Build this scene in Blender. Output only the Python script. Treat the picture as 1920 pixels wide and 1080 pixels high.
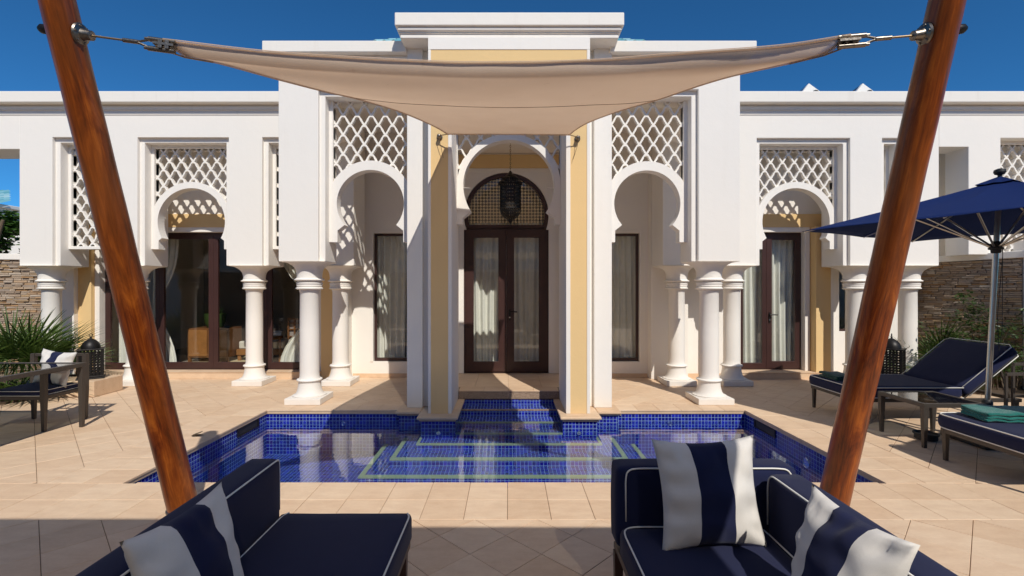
import bpy, math, random
from math import sin, cos, pi, sqrt, atan2, radians
from mathutils import Vector, Matrix, noise
from mathutils.geometry import tessellate_polygon
random.seed(7)
for o in list(bpy.data.objects):
    bpy.data.objects.remove(o)
S = bpy.context.scene
COL = S.collection

# ------------------------------------------------------------------ camera, sky, sun, exposure
cam = bpy.data.cameras.new('camera')
cam.sensor_width = 36.0
cam.lens = 36.0 * 900 / 1920
cam.shift_x = 7 / 1920
cam.clip_start = 0.02
cam.clip_end = 600
camo = bpy.data.objects.new('camera', cam)
COL.objects.link(camo)
camo.location = (0, 0, 1.6)
camo.rotation_euler = (radians(90), 0, 0)
S.camera = camo

LDIR = Vector((-0.36, 1.0, -1.05)).normalized()          # the way sunlight travels
SUN_ELEV = math.asin(-LDIR.z)
w = bpy.data.worlds.new('World')
S.world = w
w.use_nodes = True
nt = w.node_tree
nt.nodes.clear()
sky = nt.nodes.new('ShaderNodeTexSky')
sky.sky_type = 'NISHITA'
sky.sun_disc = False
sky.sun_elevation = SUN_ELEV
sky.sun_rotation = atan2(-LDIR.x, -LDIR.y)
sky.altitude = 1500
sky.air_density = 0.75
sky.dust_density = 0.05
sky.ozone_density = 5.0
bg = nt.nodes.new('ShaderNodeBackground')
bg.inputs['Strength'].default_value = 0.15
wo = nt.nodes.new('ShaderNodeOutputWorld')
tint = nt.nodes.new('ShaderNodeMix')          # polarising filter: an even tint over the whole sky
tint.data_type = 'RGBA'; tint.blend_type = 'MULTIPLY'; tint.inputs[0].default_value = 1.0
tint.inputs[7].default_value = (0.20, 0.56, 0.72, 1)
nt.links.new(sky.outputs[0], tint.inputs[6])
nt.links.new(tint.outputs[2], bg.inputs[0])
nt.links.new(bg.outputs[0], wo.inputs[0])

sl = bpy.data.lights.new('sun', 'SUN')
sl.energy = 3.55
sl.angle = radians(0.5)
sl.color = (1.0, 0.95, 0.87)
so = bpy.data.objects.new('sun', sl)
COL.objects.link(so)
so.rotation_euler = LDIR.to_track_quat('-Z', 'Y').to_euler()
so.location = (3, -8, 10)
S.view_settings.view_transform = 'Standard'
S.view_settings.look = 'None'
S.view_settings.exposure = 0.14
S.view_settings.gamma = 1.0
S.view_settings.use_curve_mapping = False
S.cycles.caustics_reflective = False
S.cycles.caustics_refractive = False
S.cycles.max_bounces = 10
S.cycles.diffuse_bounces = 8
S.cycles.transparent_max_bounces = 24
S.cycles.sample_clamp_indirect = 6

# ------------------------------------------------------------------ node helpers
def new_mat(name):
    m = bpy.data.materials.new(name)
    m.use_nodes = True
    return m, m.node_tree, m.node_tree.nodes['Principled BSDF']

def N(t, kind, **kw):
    n = t.nodes.new(kind)
    for k, v in kw.items():
        if k in n.inputs.keys():
            n.inputs[k].default_value = v
        else:
            setattr(n, k, v)
    return n

def lk(t, a, b):
    t.links.new(a, b)

def mix(t, fac, a, b, mode='MIX'):
    n = t.nodes.new('ShaderNodeMix')
    n.data_type = 'RGBA'
    n.blend_type = mode
    for i, v in ((0, fac), (6, a), (7, b)):
        if hasattr(v, 'links') or hasattr(v, 'is_linked'):
            lk(t, v, n.inputs[i])
        elif i == 0:
            n.inputs[0].default_value = v
        else:
            n.inputs[i].default_value = (*v, 1) if len(v) == 3 else v
    return n.outputs[2]

def math_(t, op, a, b=None, c=None):
    n = t.nodes.new('ShaderNodeMath')
    n.operation = op
    for i, v in enumerate((a, b, c)):
        if v is None:
            continue
        if hasattr(v, 'is_linked'):
            lk(t, v, n.inputs[i])
        else:
            n.inputs[i].default_value = v
    return n.outputs[0]

def ramp(t, fac, stops):
    r = t.nodes.new('ShaderNodeValToRGB')
    el = r.color_ramp.elements
    while len(el) > 1:
        el.remove(el[-1])
    el[0].position = stops[0][0]
    el[0].color = (*stops[0][1], 1)
    for p, c in stops[1:]:
        e = el.new(p)
        e.color = (*c, 1)
    lk(t, fac, r.inputs[0])
    return r.outputs[0]

def wpos(t):
    return t.nodes.new('ShaderNodeNewGeometry').outputs['Position']

def noise_tex(t, vec, scale, detail=4, rough=0.55, sc3=None):
    if sc3:
        mp = t.nodes.new('ShaderNodeMapping')
        mp.inputs['Scale'].default_value = sc3
        lk(t, vec, mp.inputs['Vector'])
        vec = mp.outputs[0]
    n = N(t, 'ShaderNodeTexNoise', Scale=scale, Detail=detail, Roughness=rough)
    lk(t, vec, n.inputs['Vector'])
    return n.outputs['Fac']

def bump(t, bsdf, h, strength, dist=0.01):
    b = N(t, 'ShaderNodeBump', Strength=strength, Distance=dist)
    lk(t, h, b.inputs['Height'])
    lk(t, b.outputs[0], bsdf.inputs['Normal'])

def rand_piece(t):
    """random value per object and per loose island"""
    oi = t.nodes.new('ShaderNodeObjectInfo').outputs['Random']
    ge = t.nodes.new('ShaderNodeNewGeometry').outputs['Random Per Island']
    return math_(t, 'FRACT', math_(t, 'ADD', oi, math_(t, 'MULTIPLY', ge, 7.31)))

def thin_fresnel(t, ior, nrm=None):
    """same mirror share from both sides of a thin sheet"""
    bf = t.nodes.new('ShaderNodeNewGeometry').outputs['Backfacing']
    v = math_(t, 'ADD', ior, math_(t, 'MULTIPLY', bf, 1 / ior - ior))
    fz = t.nodes.new('ShaderNodeFresnel')
    lk(t, v, fz.inputs['IOR'])
    if nrm is not None: lk(t, nrm, fz.inputs['Normal'])
    return fz

def weave_open(t, k):
    """share of light that passes the gaps of a knitted cloth: less the more slanting the ray, because the yarn has thickness"""
    g = t.nodes.new('ShaderNodeNewGeometry')
    d = t.nodes.new('ShaderNodeVectorMath'); d.operation = 'DOT_PRODUCT'
    lk(t, g.outputs['Normal'], d.inputs[0]); lk(t, g.outputs['Incoming'], d.inputs[1])
    return math_(t, 'MULTIPLY', math_(t, 'POWER', math_(t, 'ABSOLUTE', d.outputs['Value']), 5.0), k)

M = {}
def plaster(key, col, stain=(0.62, 0.55, 0.45), amt=0.25):
    m, t, b = new_mat(key)
    p = wpos(t)
    n1 = noise_tex(t, p, 1.3, 5, 0.6)
    n2 = noise_tex(t, p, 60, 3, 0.6)
    streak = noise_tex(t, p, 1.0, 4, 0.6, (9, 9, 0.5))
    c = mix(t, math_(t, 'MULTIPLY', n1, 0.16), col, tuple(x * 0.80 for x in col))
    low = t.nodes.new('ShaderNodeSeparateXYZ'); lk(t, p, low.inputs[0])
    splash = math_(t, 'MULTIPLY', ramp(t, low.outputs[2], [(0.0, (1, 1, 1)), (0.16, (0.25, 0.25, 0.25)), (0.42, (0, 0, 0))]), noise_tex(t, p, 6, 4, 0.7))
    c = mix(t, math_(t, 'MULTIPLY', splash, 0.45), c, (0.45, 0.36, 0.27))
    s = ramp(t, streak, [(0.58, (0, 0, 0)), (0.8, (1, 1, 1))])
    c = mix(t, math_(t, 'MULTIPLY', s, amt * 0.35), c, stain)
    lk(t, c, b.inputs['Base Color'])
    b.inputs['Roughness'].default_value = 0.85
    b.inputs['Specular IOR Level'].default_value = 0.25
    h = math_(t, 'ADD', math_(t, 'MULTIPLY', n2, 0.3), math_(t, 'MULTIPLY', noise_tex(t, p, 7, 3), 0.9))
    bump(t, b, h, 0.22, 0.014)
    M[key] = m
plaster('white_plaster', (0.87, 0.83, 0.765))
plaster('cap_plaster', (0.87, 0.82, 0.74), amt=0.9)
plaster('yellow_plaster', (0.80, 0.565, 0.275), (0.5, 0.33, 0.14), 0.3)

def stone_tile(key, ca, cb):
    m, t, b = new_mat(key)
    p = wpos(t)
    r = rand_piece(t)
    n1 = noise_tex(t, p, 5, 6, 0.62, (1, 2.6, 1))
    n2 = noise_tex(t, p, 42, 4, 0.6, (1, 2.2, 1))
    f = math_(t, 'ADD', math_(t, 'MULTIPLY', n1, 0.9), math_(t, 'MULTIPLY', n2, 0.35))
    c = ramp(t, f, [(0.35, ca), (0.85, cb)])
    tint = ramp(t, r, [(0.0, (0.94, 0.91, 0.88)), (0.35, (0.985, 0.975, 0.965)), (0.7, (1.0, 1.0, 1.0)), (1.0, (1.03, 1.05, 1.06))])
    c = mix(t, 1.0, c, tint, 'MULTIPLY')
    blot = ramp(t, noise_tex(t, p, 2.2, 5, 0.7), [(0.5, (0, 0, 0)), (0.8, (1, 1, 1))])
    c = mix(t, math_(t, 'MULTIPLY', blot, 0.22), c, (0.33, 0.22, 0.14))
    lk(t, c, b.inputs['Base Color'])
    b.inputs['Roughness'].default_value = 0.62
    b.inputs['Specular IOR Level'].default_value = 0.3
    bump(t, b, n2, 0.08, 0.004)
    M[key] = m
stone_tile('deck_tile', (0.65, 0.455, 0.30), (0.78, 0.59, 0.41))
stone_tile('coping', (0.60, 0.42, 0.27), (0.73, 0.54, 0.365))

def simple(key, col, rough=0.5, metal=0.0, spec=0.5, nscale=None, namt=0.2, bscale=None, bst=0.1, coat=0):
    m, t, b = new_mat(key)
    b.inputs['Roughness'].default_value = rough
    b.inputs['Metallic'].default_value = metal
    b.inputs['Specular IOR Level'].default_value = spec
    b.inputs['Coat Weight'].default_value = coat
    if nscale:
        f = noise_tex(t, wpos(t), nscale, 5, 0.6)
        c = mix(t, f, tuple(x * (1 - namt) for x in col), tuple(min(1, x * (1 + namt)) for x in col))
        lk(t, c, b.inputs['Base Color'])
    else:
        b.inputs['Base Color'].default_value = (*col, 1)
    if bscale:
        bump(t, b, noise_tex(t, wpos(t), bscale, 3), bst, 0.005)
    M[key] = m
    return m
simple('fret_gold', (0.78, 0.63, 0.38), 0.5, nscale=6)
simple('grout', (0.20, 0.125, 0.08), 0.9, nscale=3)
simple('bronze_frame', (0.050, 0.021, 0.018), 0.38, spec=0.5, nscale=4, namt=0.25)
simple('black_metal', (0.018, 0.016, 0.015), 0.45, 0.5, nscale=14, namt=0.35)
simple('taupe_metal', (0.075, 0.062, 0.052), 0.42, 0.3, nscale=6, namt=0.15)
simple('steel', (0.55, 0.52, 0.48), 0.28, 1.0, nscale=12, namt=0.25)
simple('worn_steel', (0.22, 0.195, 0.165), 0.38, 1.0, nscale=30, namt=0.4, bscale=90, bst=0.2)
simple('cable', (0.30, 0.22, 0.13), 0.45, 0.9, nscale=80, namt=0.4)
simple('chrome', (0.72, 0.72, 0.74), 0.16, 1.0)
simple('piping', (0.80, 0.78, 0.72), 0.8, spec=0.2, bscale=300)
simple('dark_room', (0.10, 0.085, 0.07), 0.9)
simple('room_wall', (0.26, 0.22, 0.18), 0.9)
simple('wood_dark', (0.16, 0.065, 0.022), 0.35, nscale=9, namt=0.4)
simple('wood_warm', (0.30, 0.13, 0.04), 0.35, nscale=9, namt=0.3)
simple('rug', (0.50, 0.42, 0.26), 0.95, nscale=12, namt=0.2, bscale=120, bst=0.4)
simple('cream_fabric', (0.62, 0.58, 0.50), 0.9, nscale=8, namt=0.1)
simple('soil', (0.10, 0.065, 0.04), 0.95, nscale=18, namt=0.5, bscale=30, bst=0.8)
simple('bark', (0.14, 0.10, 0.065), 0.9, nscale=20, namt=0.4, bscale=40, bst=0.6)
simple('nosing', (0.30, 0.36, 0.22), 0.6, nscale=55, namt=0.35)
simple('rubber', (0.012, 0.012, 0.013), 0.6)
simple('far_ground', (0.30, 0.24, 0.17), 0.95, nscale=0.5, namt=0.2)

# granite riser
m, t, b = new_mat('granite')
p = wpos(t)
f = noise_tex(t, p, 140, 3, 0.8)
c = ramp(t, f, [(0.38, (0.10, 0.065, 0.04)), (0.5, (0.30, 0.20, 0.13)), (0.6, (0.48, 0.36, 0.26))])
lk(t, c, b.inputs['Base Color'])
b.inputs['Roughness'].default_value = 0.6
M['granite'] = m

# fabrics
def fabric(key, col, rough=0.9, weave=420, sheen=0.2, var=0.1, st=0.12):
    m, t, b = new_mat(key)
    tc = t.nodes.new('ShaderNodeTexCoord').outputs['Object']
    f = noise_tex(t, tc, 9, 4, 0.6)
    fine = noise_tex(t, tc, weave, 2, 0.6)
    c = mix(t, f, tuple(x * (1 - var) for x in col), tuple(x * (1 + var) for x in col))
    c = mix(t, math_(t, 'MULTIPLY', fine, 0.35), c, tuple(x * 0.6 for x in col))
    lk(t, c, b.inputs['Base Color'])
    b.inputs['Roughness'].default_value = rough
    b.inputs['Specular IOR Level'].default_value = 0.2
    b.inputs['Sheen Weight'].default_value = sheen
    b.inputs['Sheen Roughness'].default_value = 0.5
    h = math_(t, 'ADD', fine, math_(t, 'MULTIPLY', noise_tex(t, tc, 5, 4), 4.5))
    bump(t, b, h, st, 0.006)
    M[key] = m
fabric('navy_fabric', (0.013, 0.017, 0.056), sheen=0.08)
fabric('navy_canopy', (0.005, 0.020, 0.105), sheen=0.0)
fabric('ivory_fabric', (0.74, 0.70, 0.64), sheen=0.1, st=0.2)
fabric('curtain_cloth', (0.88, 0.87, 0.80), sheen=0.1, weave=160, var=0.12)
m, t, b = M['curtain_cloth'], M['curtain_cloth'].node_tree, M['curtain_cloth'].node_tree.nodes['Principled BSDF']
tr = t.nodes.new('ShaderNodeBsdfTranslucent'); tr.inputs[0].default_value = (0.8, 0.77, 0.68, 1)
mx = t.nodes.new('ShaderNodeMixShader'); mx.inputs[0].default_value = 0.3
lk(t, b.outputs[0], mx.inputs[1]); lk(t, tr.outputs[0], mx.inputs[2])
mx.inputs[0].default_value = 0.10
lk(t, mx.outputs[0], t.nodes['Material Output'].inputs[0])
fabric('towel_teal', (0.006, 0.165, 0.135), sheen=0.35, weave=220, var=0.25, st=0.9)
fabric('towel_green', (0.004, 0.055, 0.04), sheen=0.3, weave=220, var=0.25, st=0.9)
fabric('chair_stripe', (0.35, 0.30, 0.28), sheen=0.1)

# shade sail cloth, a little light comes through
m, t, b = new_mat('sail_cloth')
p = wpos(t)
f = noise_tex(t, p, 2.6, 6, 0.65)
fine = noise_tex(t, p, 240, 2, 0.6, (1, 3, 1))
c = mix(t, f, (0.80, 0.63, 0.47), (0.90, 0.74, 0.58))
c = mix(t, math_(t, 'MULTIPLY', fine, 0.3), c, (0.34, 0.25, 0.18))
mk = ramp(t, noise_tex(t, p, 11, 3, 0.7), [(0.68, (0, 0, 0)), (0.78, (1, 1, 1))])
c = mix(t, math_(t, 'MULTIPLY', mk, 0.35), c, (0.40, 0.25, 0.14))
lk(t, c, b.inputs['Base Color'])
b.inputs['Roughness'].default_value = 0.85
b.inputs['Specular IOR Level'].default_value = 0.2
tr = t.nodes.new('ShaderNodeBsdfTranslucent')
lk(t, c, tr.inputs[0])
mx = t.nodes.new('ShaderNodeMixShader')
mx.inputs[0].default_value = 0.60
lk(t, b.outputs[0], mx.inputs[1])
lk(t, tr.outputs[0], mx.inputs[2])
op = t.nodes.new('ShaderNodeBsdfTransparent')      # open weave lets a little sun straight through
m2 = t.nodes.new('ShaderNodeMixShader'); lk(t, weave_open(t, 0.85), m2.inputs[0])
lk(t, mx.outputs[0], m2.inputs[1]); lk(t, op.outputs[0], m2.inputs[2])
mx = m2
lk(t, mx.outputs[0], t.nodes['Material Output'].inputs[0])
bump(t, b, math_(t, 'ADD', fine, math_(t, 'MULTIPLY', noise_tex(t, p, 3, 3), 2)), 0.15, 0.01)
M['sail_cloth'] = m
m, t, b = new_mat('awning_cloth')
b.inputs['Base Color'].default_value = (0.78, 0.72, 0.64, 1)
b.inputs['Roughness'].default_value = 0.9
tr = t.nodes.new('ShaderNodeBsdfTranslucent'); tr.inputs[0].default_value = (0.86, 0.76, 0.66, 1)
mx = t.nodes.new('ShaderNodeMixShader'); mx.inputs[0].default_value = 0.6
lk(t, b.outputs[0], mx.inputs[1]); lk(t, tr.outputs[0], mx.inputs[2])
op = t.nodes.new('ShaderNodeBsdfTransparent')
m2 = t.nodes.new('ShaderNodeMixShader'); lk(t, weave_open(t, 1.5), m2.inputs[0])
lk(t, mx.outputs[0], m2.inputs[1]); lk(t, op.outputs[0], m2.inputs[2])
mx = m2
lk(t, mx.outputs[0], t.nodes['Material Output'].inputs[0])
M['awning_cloth'] = m

# varnished timber (grain along object z)
m, t, b = new_mat('varnished_timber')
tc = t.nodes.new('ShaderNodeTexCoord').outputs['Object']
g = noise_tex(t, tc, 4.2, 8, 0.66, (3.0, 3.0, 0.5))
g.node.inputs['Distortion'].default_value = 0.9
g2 = noise_tex(t, tc, 34, 4, 0.65, (3.0, 3.0, 0.05))
k = noise_tex(t, tc, 2.0, 3, 0.5, (1, 1, 0.5))
f = math_(t, 'ADD', math_(t, 'MULTIPLY', g, 0.85), math_(t, 'MULTIPLY', g2, 0.30))
c = ramp(t, f, [(0.36, (0.016, 0.003, 0.0010)), (0.48, (0.065, 0.010, 0.002)), (0.60, (0.20, 0.038, 0.004)), (0.74, (0.42, 0.11, 0.012))])
c = mix(t, ramp(t, k, [(0.40, (0, 0, 0)), (0.62, (0.6, 0.6, 0.6))]), c, (0.26, 0.075, 0.012))
scr = ramp(t, noise_tex(t, tc, 16, 6, 0.8, (1, 1, 0.35)), [(0.70, (0, 0, 0)), (0.735, (1, 1, 1))])
c = mix(t, math_(t, 'MULTIPLY', scr, 0.55), c, (0.55, 0.30, 0.12))
lk(t, c, b.inputs['Base Color'])
b.inputs['Roughness'].default_value = 0.4
b.inputs['Specular IOR Level'].default_value = 0.25
b.inputs['Coat Weight'].default_value = 0.22
b.inputs['Coat Roughness'].default_value = 0.1
bump(t, b, g2, 0.10, 0.004)
M['varnished_timber'] = m

# pool mosaic: grout lines only in the two directions that lie in the face
m, t, b = new_mat('pool_mosaic')
SZ = 0.0437
ge = t.nodes.new('ShaderNodeNewGeometry')
off = t.nodes.new('ShaderNodeVectorMath'); off.operation = 'MULTIPLY_ADD'
lk(t, ge.outputs['Normal'], off.inputs[0]); off.inputs[1].default_value = (-0.012,) * 3
lk(t, ge.outputs['Position'], off.inputs[2])
sp = t.nodes.new('ShaderNodeSeparateXYZ'); lk(t, off.outputs[0], sp.inputs[0])
sn = t.nodes.new('ShaderNodeSeparateXYZ'); lk(t, ge.outputs['True Normal'], sn.inputs[0])
gmax = None
cells = []
for i in range(3):
    q = math_(t, 'DIVIDE', math_(t, 'ADD', sp.outputs[i], [0.0, 0.0, 0.155][i] + 10.0), SZ)
    fr = math_(t, 'FRACT', q)
    cells.append(math_(t, 'FLOOR', q))
    edge = math_(t, 'MINIMUM', fr, math_(t, 'SUBTRACT', 1.0, fr))
    line = math_(t, 'LESS_THAN', edge, 0.052)
    inpl = math_(t, 'LESS_THAN', math_(t, 'ABSOLUTE', sn.outputs[i]), 0.5)
    gl = math_(t, 'MULTIPLY', line, inpl)
    gmax = gl if gmax is None else math_(t, 'MAXIMUM', gmax, gl)
cb = t.nodes.new('ShaderNodeCombineXYZ')
for i in range(3):
    lk(t, cells[i], cb.inputs[i])
wn = t.nodes.new('ShaderNodeTexWhiteNoise'); lk(t, cb.outputs[0], wn.inputs[0])
c = ramp(t, wn.outputs['Value'], [(0, (0.005, 0.005, 0.15)), (0.6, (0.007, 0.009, 0.26)), (1, (0.016, 0.022, 0.42))])
c = mix(t, gmax, c, (0.25, 0.40, 0.62))
lk(t, c, b.inputs['Base Color'])
rr = mix(t, gmax, (0.12, 0.12, 0.12), (0.8, 0.8, 0.8))
lk(t, rr, b.inputs['Roughness'])
bump(t, b, math_(t, 'SUBTRACT', 1.0, gmax), 0.5, 0.003)
M['pool_mosaic'] = m

# water: clear blue transmission and mirror reflection by fresnel, gentle ripples
m, t, b = new_mat('pool_water_surface')
t.nodes.remove(b)
p = wpos(t)
r1 = noise_tex(t, p, 3.0, 2, 0.5, (1.0, 1.3, 1))
r2 = noise_tex(t, p, 14, 2, 0.5)
bp = N(t, 'ShaderNodeBump', Strength=0.10, Distance=0.018)
lk(t, math_(t, 'ADD', r1, math_(t, 'MULTIPLY', r2, 0.16)), bp.inputs['Height'])
fz = thin_fresnel(t, 1.85, bp.outputs[0])
gl = N(t, 'ShaderNodeBsdfGlossy', Roughness=0.0)
gl.inputs[0].default_value = (1, 1, 1, 1)
lk(t, bp.outputs[0], gl.inputs['Normal'])
ta = t.nodes.new('ShaderNodeBsdfTransparent')
ta.inputs[0].default_value = (0.84, 0.93, 1.0, 1)
mx = t.nodes.new('ShaderNodeMixShader')
lk(t, fz.outputs[0], mx.inputs[0]); lk(t, ta.outputs[0], mx.inputs[1]); lk(t, gl.outputs[0], mx.inputs[2])
lk(t, mx.outputs[0], t.nodes['Material Output'].inputs[0])
M['water'] = m

def glass(key, tint, ior=1.5, rough=0.0):
    m, t, b = new_mat(key)
    t.nodes.remove(b)
    fz = thin_fresnel(t, ior)
    bp = N(t, 'ShaderNodeBump', Strength=0.04, Distance=0.01)
    lk(t, noise_tex(t, wpos(t), 1.6, 1, 0.5), bp.inputs['Height'])
    gl = N(t, 'ShaderNodeBsdfGlossy', Roughness=rough)
    lk(t, bp.outputs[0], gl.inputs['Normal'])
    gl.inputs[0].default_value = (1, 1, 1, 1)
    ta = t.nodes.new('ShaderNodeBsdfTransparent')
    ta.inputs[0].default_value = (*tint, 1)
    mx = t.nodes.new('ShaderNodeMixShader')
    lk(t, fz.outputs[0], mx.inputs[0]); lk(t, ta.outputs[0], mx.inputs[1]); lk(t, gl.outputs[0], mx.inputs[2])
    lk(t, mx.outputs[0], t.nodes['Material Output'].inputs[0])
    M[key] = m
glass('window_glass', (0.985, 0.995, 0.985), 1.5)
glass('table_glass', (0.35, 0.37, 0.37), 1.7)

# split-face wall stones
m, t, b = new_mat('ledge_stone')
p = wpos(t)
r = rand_piece(t)
c = ramp(t, r, [(0, (0.40, 0.28, 0.19)), (0.16, (0.55, 0.43, 0.32)), (0.30, (0.50, 0.27, 0.10)), (0.42, (0.62, 0.49, 0.36)), (0.6, (0.44, 0.33, 0.24)),
                (0.74, (0.68, 0.57, 0.45)), (0.86, (0.38, 0.30, 0.24)), (1, (0.58, 0.38, 0.18))])
n1 = noise_tex(t, p, 26, 5, 0.7, (1, 1, 2.4))
c = mix(t, math_(t, 'MULTIPLY', n1, 0.7), c, (0.22, 0.17, 0.13))
lk(t, c, b.inputs['Base Color'])
b.inputs['Roughness'].default_value = 0.88
bump(t, b, n1, 0.6, 0.012)
M['ledge_stone'] = m

# roof tiles
m, t, b = new_mat('teal_roof_tile')
c = ramp(t, rand_piece(t), [(0, (0.12, 0.34, 0.40)), (0.6, (0.22, 0.46, 0.52)), (1, (0.38, 0.56, 0.60))])
lk(t, c, b.inputs['Base Color']); b.inputs['Roughness'].default_value = 0.3
M['teal_roof_tile'] = m

def leafmat(key, a, bb, rough=0.45):
    m, t, b = new_mat(key)
    c = ramp(t, rand_piece(t), [(0, a), (1, bb)])
    c = mix(t, math_(t, 'MULTIPLY', noise_tex(t, wpos(t), 5, 3), 0.5), c, a)
    lk(t, c, b.inputs['Base Color'])
    b.inputs['Roughness'].default_value = rough
    b.inputs['Specular IOR Level'].default_value = 0.4
    tr = t.nodes.new('ShaderNodeBsdfTranslucent')
    lk(t, c, tr.inputs[0])
    mx = t.nodes.new('ShaderNodeMixShader'); mx.inputs[0].default_value = 0.22
    lk(t, b.outputs[0], mx.inputs[1]); lk(t, tr.outputs[0], mx.inputs[2])
    lk(t, mx.outputs[0], t.nodes['Material Output'].inputs[0])
    M[key] = m
leafmat('palm_leaf', (0.045, 0.085, 0.016), (0.12, 0.19, 0.035))
leafmat('tree_leaf', (0.03, 0.075, 0.012), (0.09, 0.19, 0.025))
leafmat('shrub_leaf', (0.03, 0.06, 0.014), (0.08, 0.13, 0.03))
leafmat('cover_leaf', (0.05, 0.09, 0.02), (0.13, 0.17, 0.04))

# ------------------------------------------------------------------ mesh helpers
ORG = {}          # world origin of every object made here
class MB:
    def __init__(s):
        s.v = []; s.f = []; s.mi = []
    def add(s, vs, fs, mi=0):
        n = len(s.v)
        s.v += [tuple(v) for v in vs]
        s.f += [tuple(i + n for i in f) for f in fs]
        s.mi += [mi] * len(fs)
        return s
    def box(s, x0, x1, y0, y1, z0, z1, mi=0):
        vs = [(x, y, z) for z in (z0, z1) for y in (y0, y1) for x in (x0, x1)]
        fs = [(0, 2, 3, 1), (4, 5, 7, 6), (0, 1, 5, 4), (2, 6, 7, 3), (0, 4, 6, 2), (1, 3, 7, 5)]
        return s.add(vs, fs, mi)
    def obox(s, c, ax, ay, az, mi=0):
        """box from centre and three half-extent vectors"""
        c, ax, ay, az = map(Vector, (c, ax, ay, az))
        vs = [c + ax * i + ay * j + az * k for k in (-1, 1) for j in (-1, 1) for i in (-1, 1)]
        return s.add(vs, [(0, 2, 3, 1), (4, 5, 7, 6), (0, 1, 5, 4), (2, 6, 7, 3), (0, 4, 6, 2), (1, 3, 7, 5)], mi)
    def beam(s, a, b, wd, hd=None, up=(0, 0, 1), mi=0):
        a, b = Vector(a), Vector(b)
        d = (b - a).normalized()
        u = Vector(up)
        if abs(d.dot(u)) > 0.95:
            u = Vector((0, 1, 0))
        sd = d.cross(u).normalized(); u = sd.cross(d)
        return s.obox((a + b) / 2, (b - a) / 2, sd * wd / 2, u * (hd or wd) / 2, mi)
    def lathe(s, prof, cx=0, cy=0, cz=0, seg=32, cap=True, mi=0):
        vs, fs = [], []
        for r, z in prof:
            for i in range(seg):
                a = 2 * pi * i / seg
                vs.append((cx + r * cos(a), cy + r * sin(a), cz + z))
        for j in range(len(prof) - 1):
            for i in range(seg):
                a, b2 = j * seg + i, j * seg + (i + 1) % seg
                fs.append((a, b2, b2 + seg, a + seg))
        if cap:
            fs.append(tuple(range(seg))[::-1])
            fs.append(tuple(range((len(prof) - 1) * seg, len(prof) * seg)))
        return s.add(vs, fs, mi)
    def tube(s, pts, r, seg=8, mi=0, cap=True):
        pts = [Vector(p) for p in pts]
        rs = r if isinstance(r, (list, tuple)) else [r] * len(pts)
        vs, fs = [], []
        pu = None
        for i, p in enumerate(pts):
            d = (pts[min(i + 1, len(pts) - 1)] - pts[max(i - 1, 0)])
            d = d.normalized() if d.length > 1e-9 else Vector((0, 0, 1))
            if pu is None:
                u = Vector((0, 0, 1)) if abs(d.z) < 0.9 else Vector((1, 0, 0))
            else:
                u = pu
            sd = d.cross(u).normalized(); u = sd.cross(d).normalized(); pu = u
            for k in range(seg):
                a = 2 * pi * k / seg
                vs.append(p + (sd * cos(a) + u * sin(a)) * rs[i])
        for i in range(len(pts) - 1):
            for k in range(seg):
                a, b2 = i * seg + k, i * seg + (k + 1) % seg
                fs.append((a, b2, b2 + seg, a + seg))
        if cap:
            fs.append(tuple(range(seg))[::-1]); fs.append(tuple(range((len(pts) - 1) * seg, len(pts) * seg)))
        return s.add(vs, fs, mi)
    def poly(s, outer, holes, y0, y1, axis='y', mi=0):
        """flat shape with holes, in (a, b) coordinates, given thickness between y0 and y1 along the axis"""
        loops = [outer] + list(holes)
        flat = [q for l in loops for q in l]
        tris = tessellate_polygon([[Vector((a, b2, 0)) for a, b2 in l] for l in loops])
        n = len(flat)
        mp = {'y': lambda a, b2, d: (a, d, b2), 'z': lambda a, b2, d: (a, b2, d), 'x': lambda a, b2, d: (d, a, b2)}[axis]
        vs = [mp(a, b2, y0) for a, b2 in flat] + [mp(a, b2, y1) for a, b2 in flat]
        fs = []
        for tr_ in tris:
            fs.append(tuple(tr_)); fs.append(tuple(i + n for i in reversed(tr_)))
        k = 0
        for l in loops:
            m_ = len(l)
            for i in range(m_):
                a, b2 = k + i, k + (i + 1) % m_
                fs.append((a, b2, b2 + n, a + n))
            k += m_
        return s.add(vs, fs, mi)
    def xform(s, mat):
        s.v = [tuple(mat @ Vector(v)) for v in s.v]
        return s
    def build(s, name, mat, parent=None, smooth=False, bevel=0, seg=2, kind=None, recenter=True, recalc=True, label=None, group=None, cat=None, sub=0, angle=35):
        me = bpy.data.meshes.new(name)
        if s.v and recenter:
            lo = [min(v[i] for v in s.v) for i in range(3)]; hi = [max(v[i] for v in s.v) for i in range(3)]
            c = Vector(((lo[0] + hi[0]) / 2, (lo[1] + hi[1]) / 2, lo[2]))
        else:
            c = Vector((0, 0, 0))
        me.from_pydata([(v[0] - c.x, v[1] - c.y, v[2] - c.z) for v in s.v], [], s.f)
        mats = mat if isinstance(mat, (list, tuple)) else [mat]
        for mm in mats:
            me.materials.append(M[mm])
        if len(mats) > 1:
            me.polygons.foreach_set('material_index', s.mi)
        if recalc:
            import bmesh
            bm = bmesh.new(); bm.from_mesh(me)
            bmesh.ops.recalc_face_normals(bm, faces=bm.faces[:])
            bm.to_mesh(me); bm.free()
        o = bpy.data.objects.new(name, me)
        COL.objects.link(o)
        if smooth:
            me.polygons.foreach_set('use_smooth', [True] * len(me.polygons))
            if smooth != 'all':
                me.set_sharp_from_angle(angle=radians(angle))
        if bevel:
            bv = o.modifiers.new('edge', 'BEVEL'); bv.width = bevel; bv.segments = seg; bv.limit_method = 'ANGLE'; bv.angle_limit = radians(40)
        if sub:
            sm = o.modifiers.new('smooth', 'SUBSURF'); sm.levels = sub; sm.render_levels = sub
        ORG[o.name] = c.copy()
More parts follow.
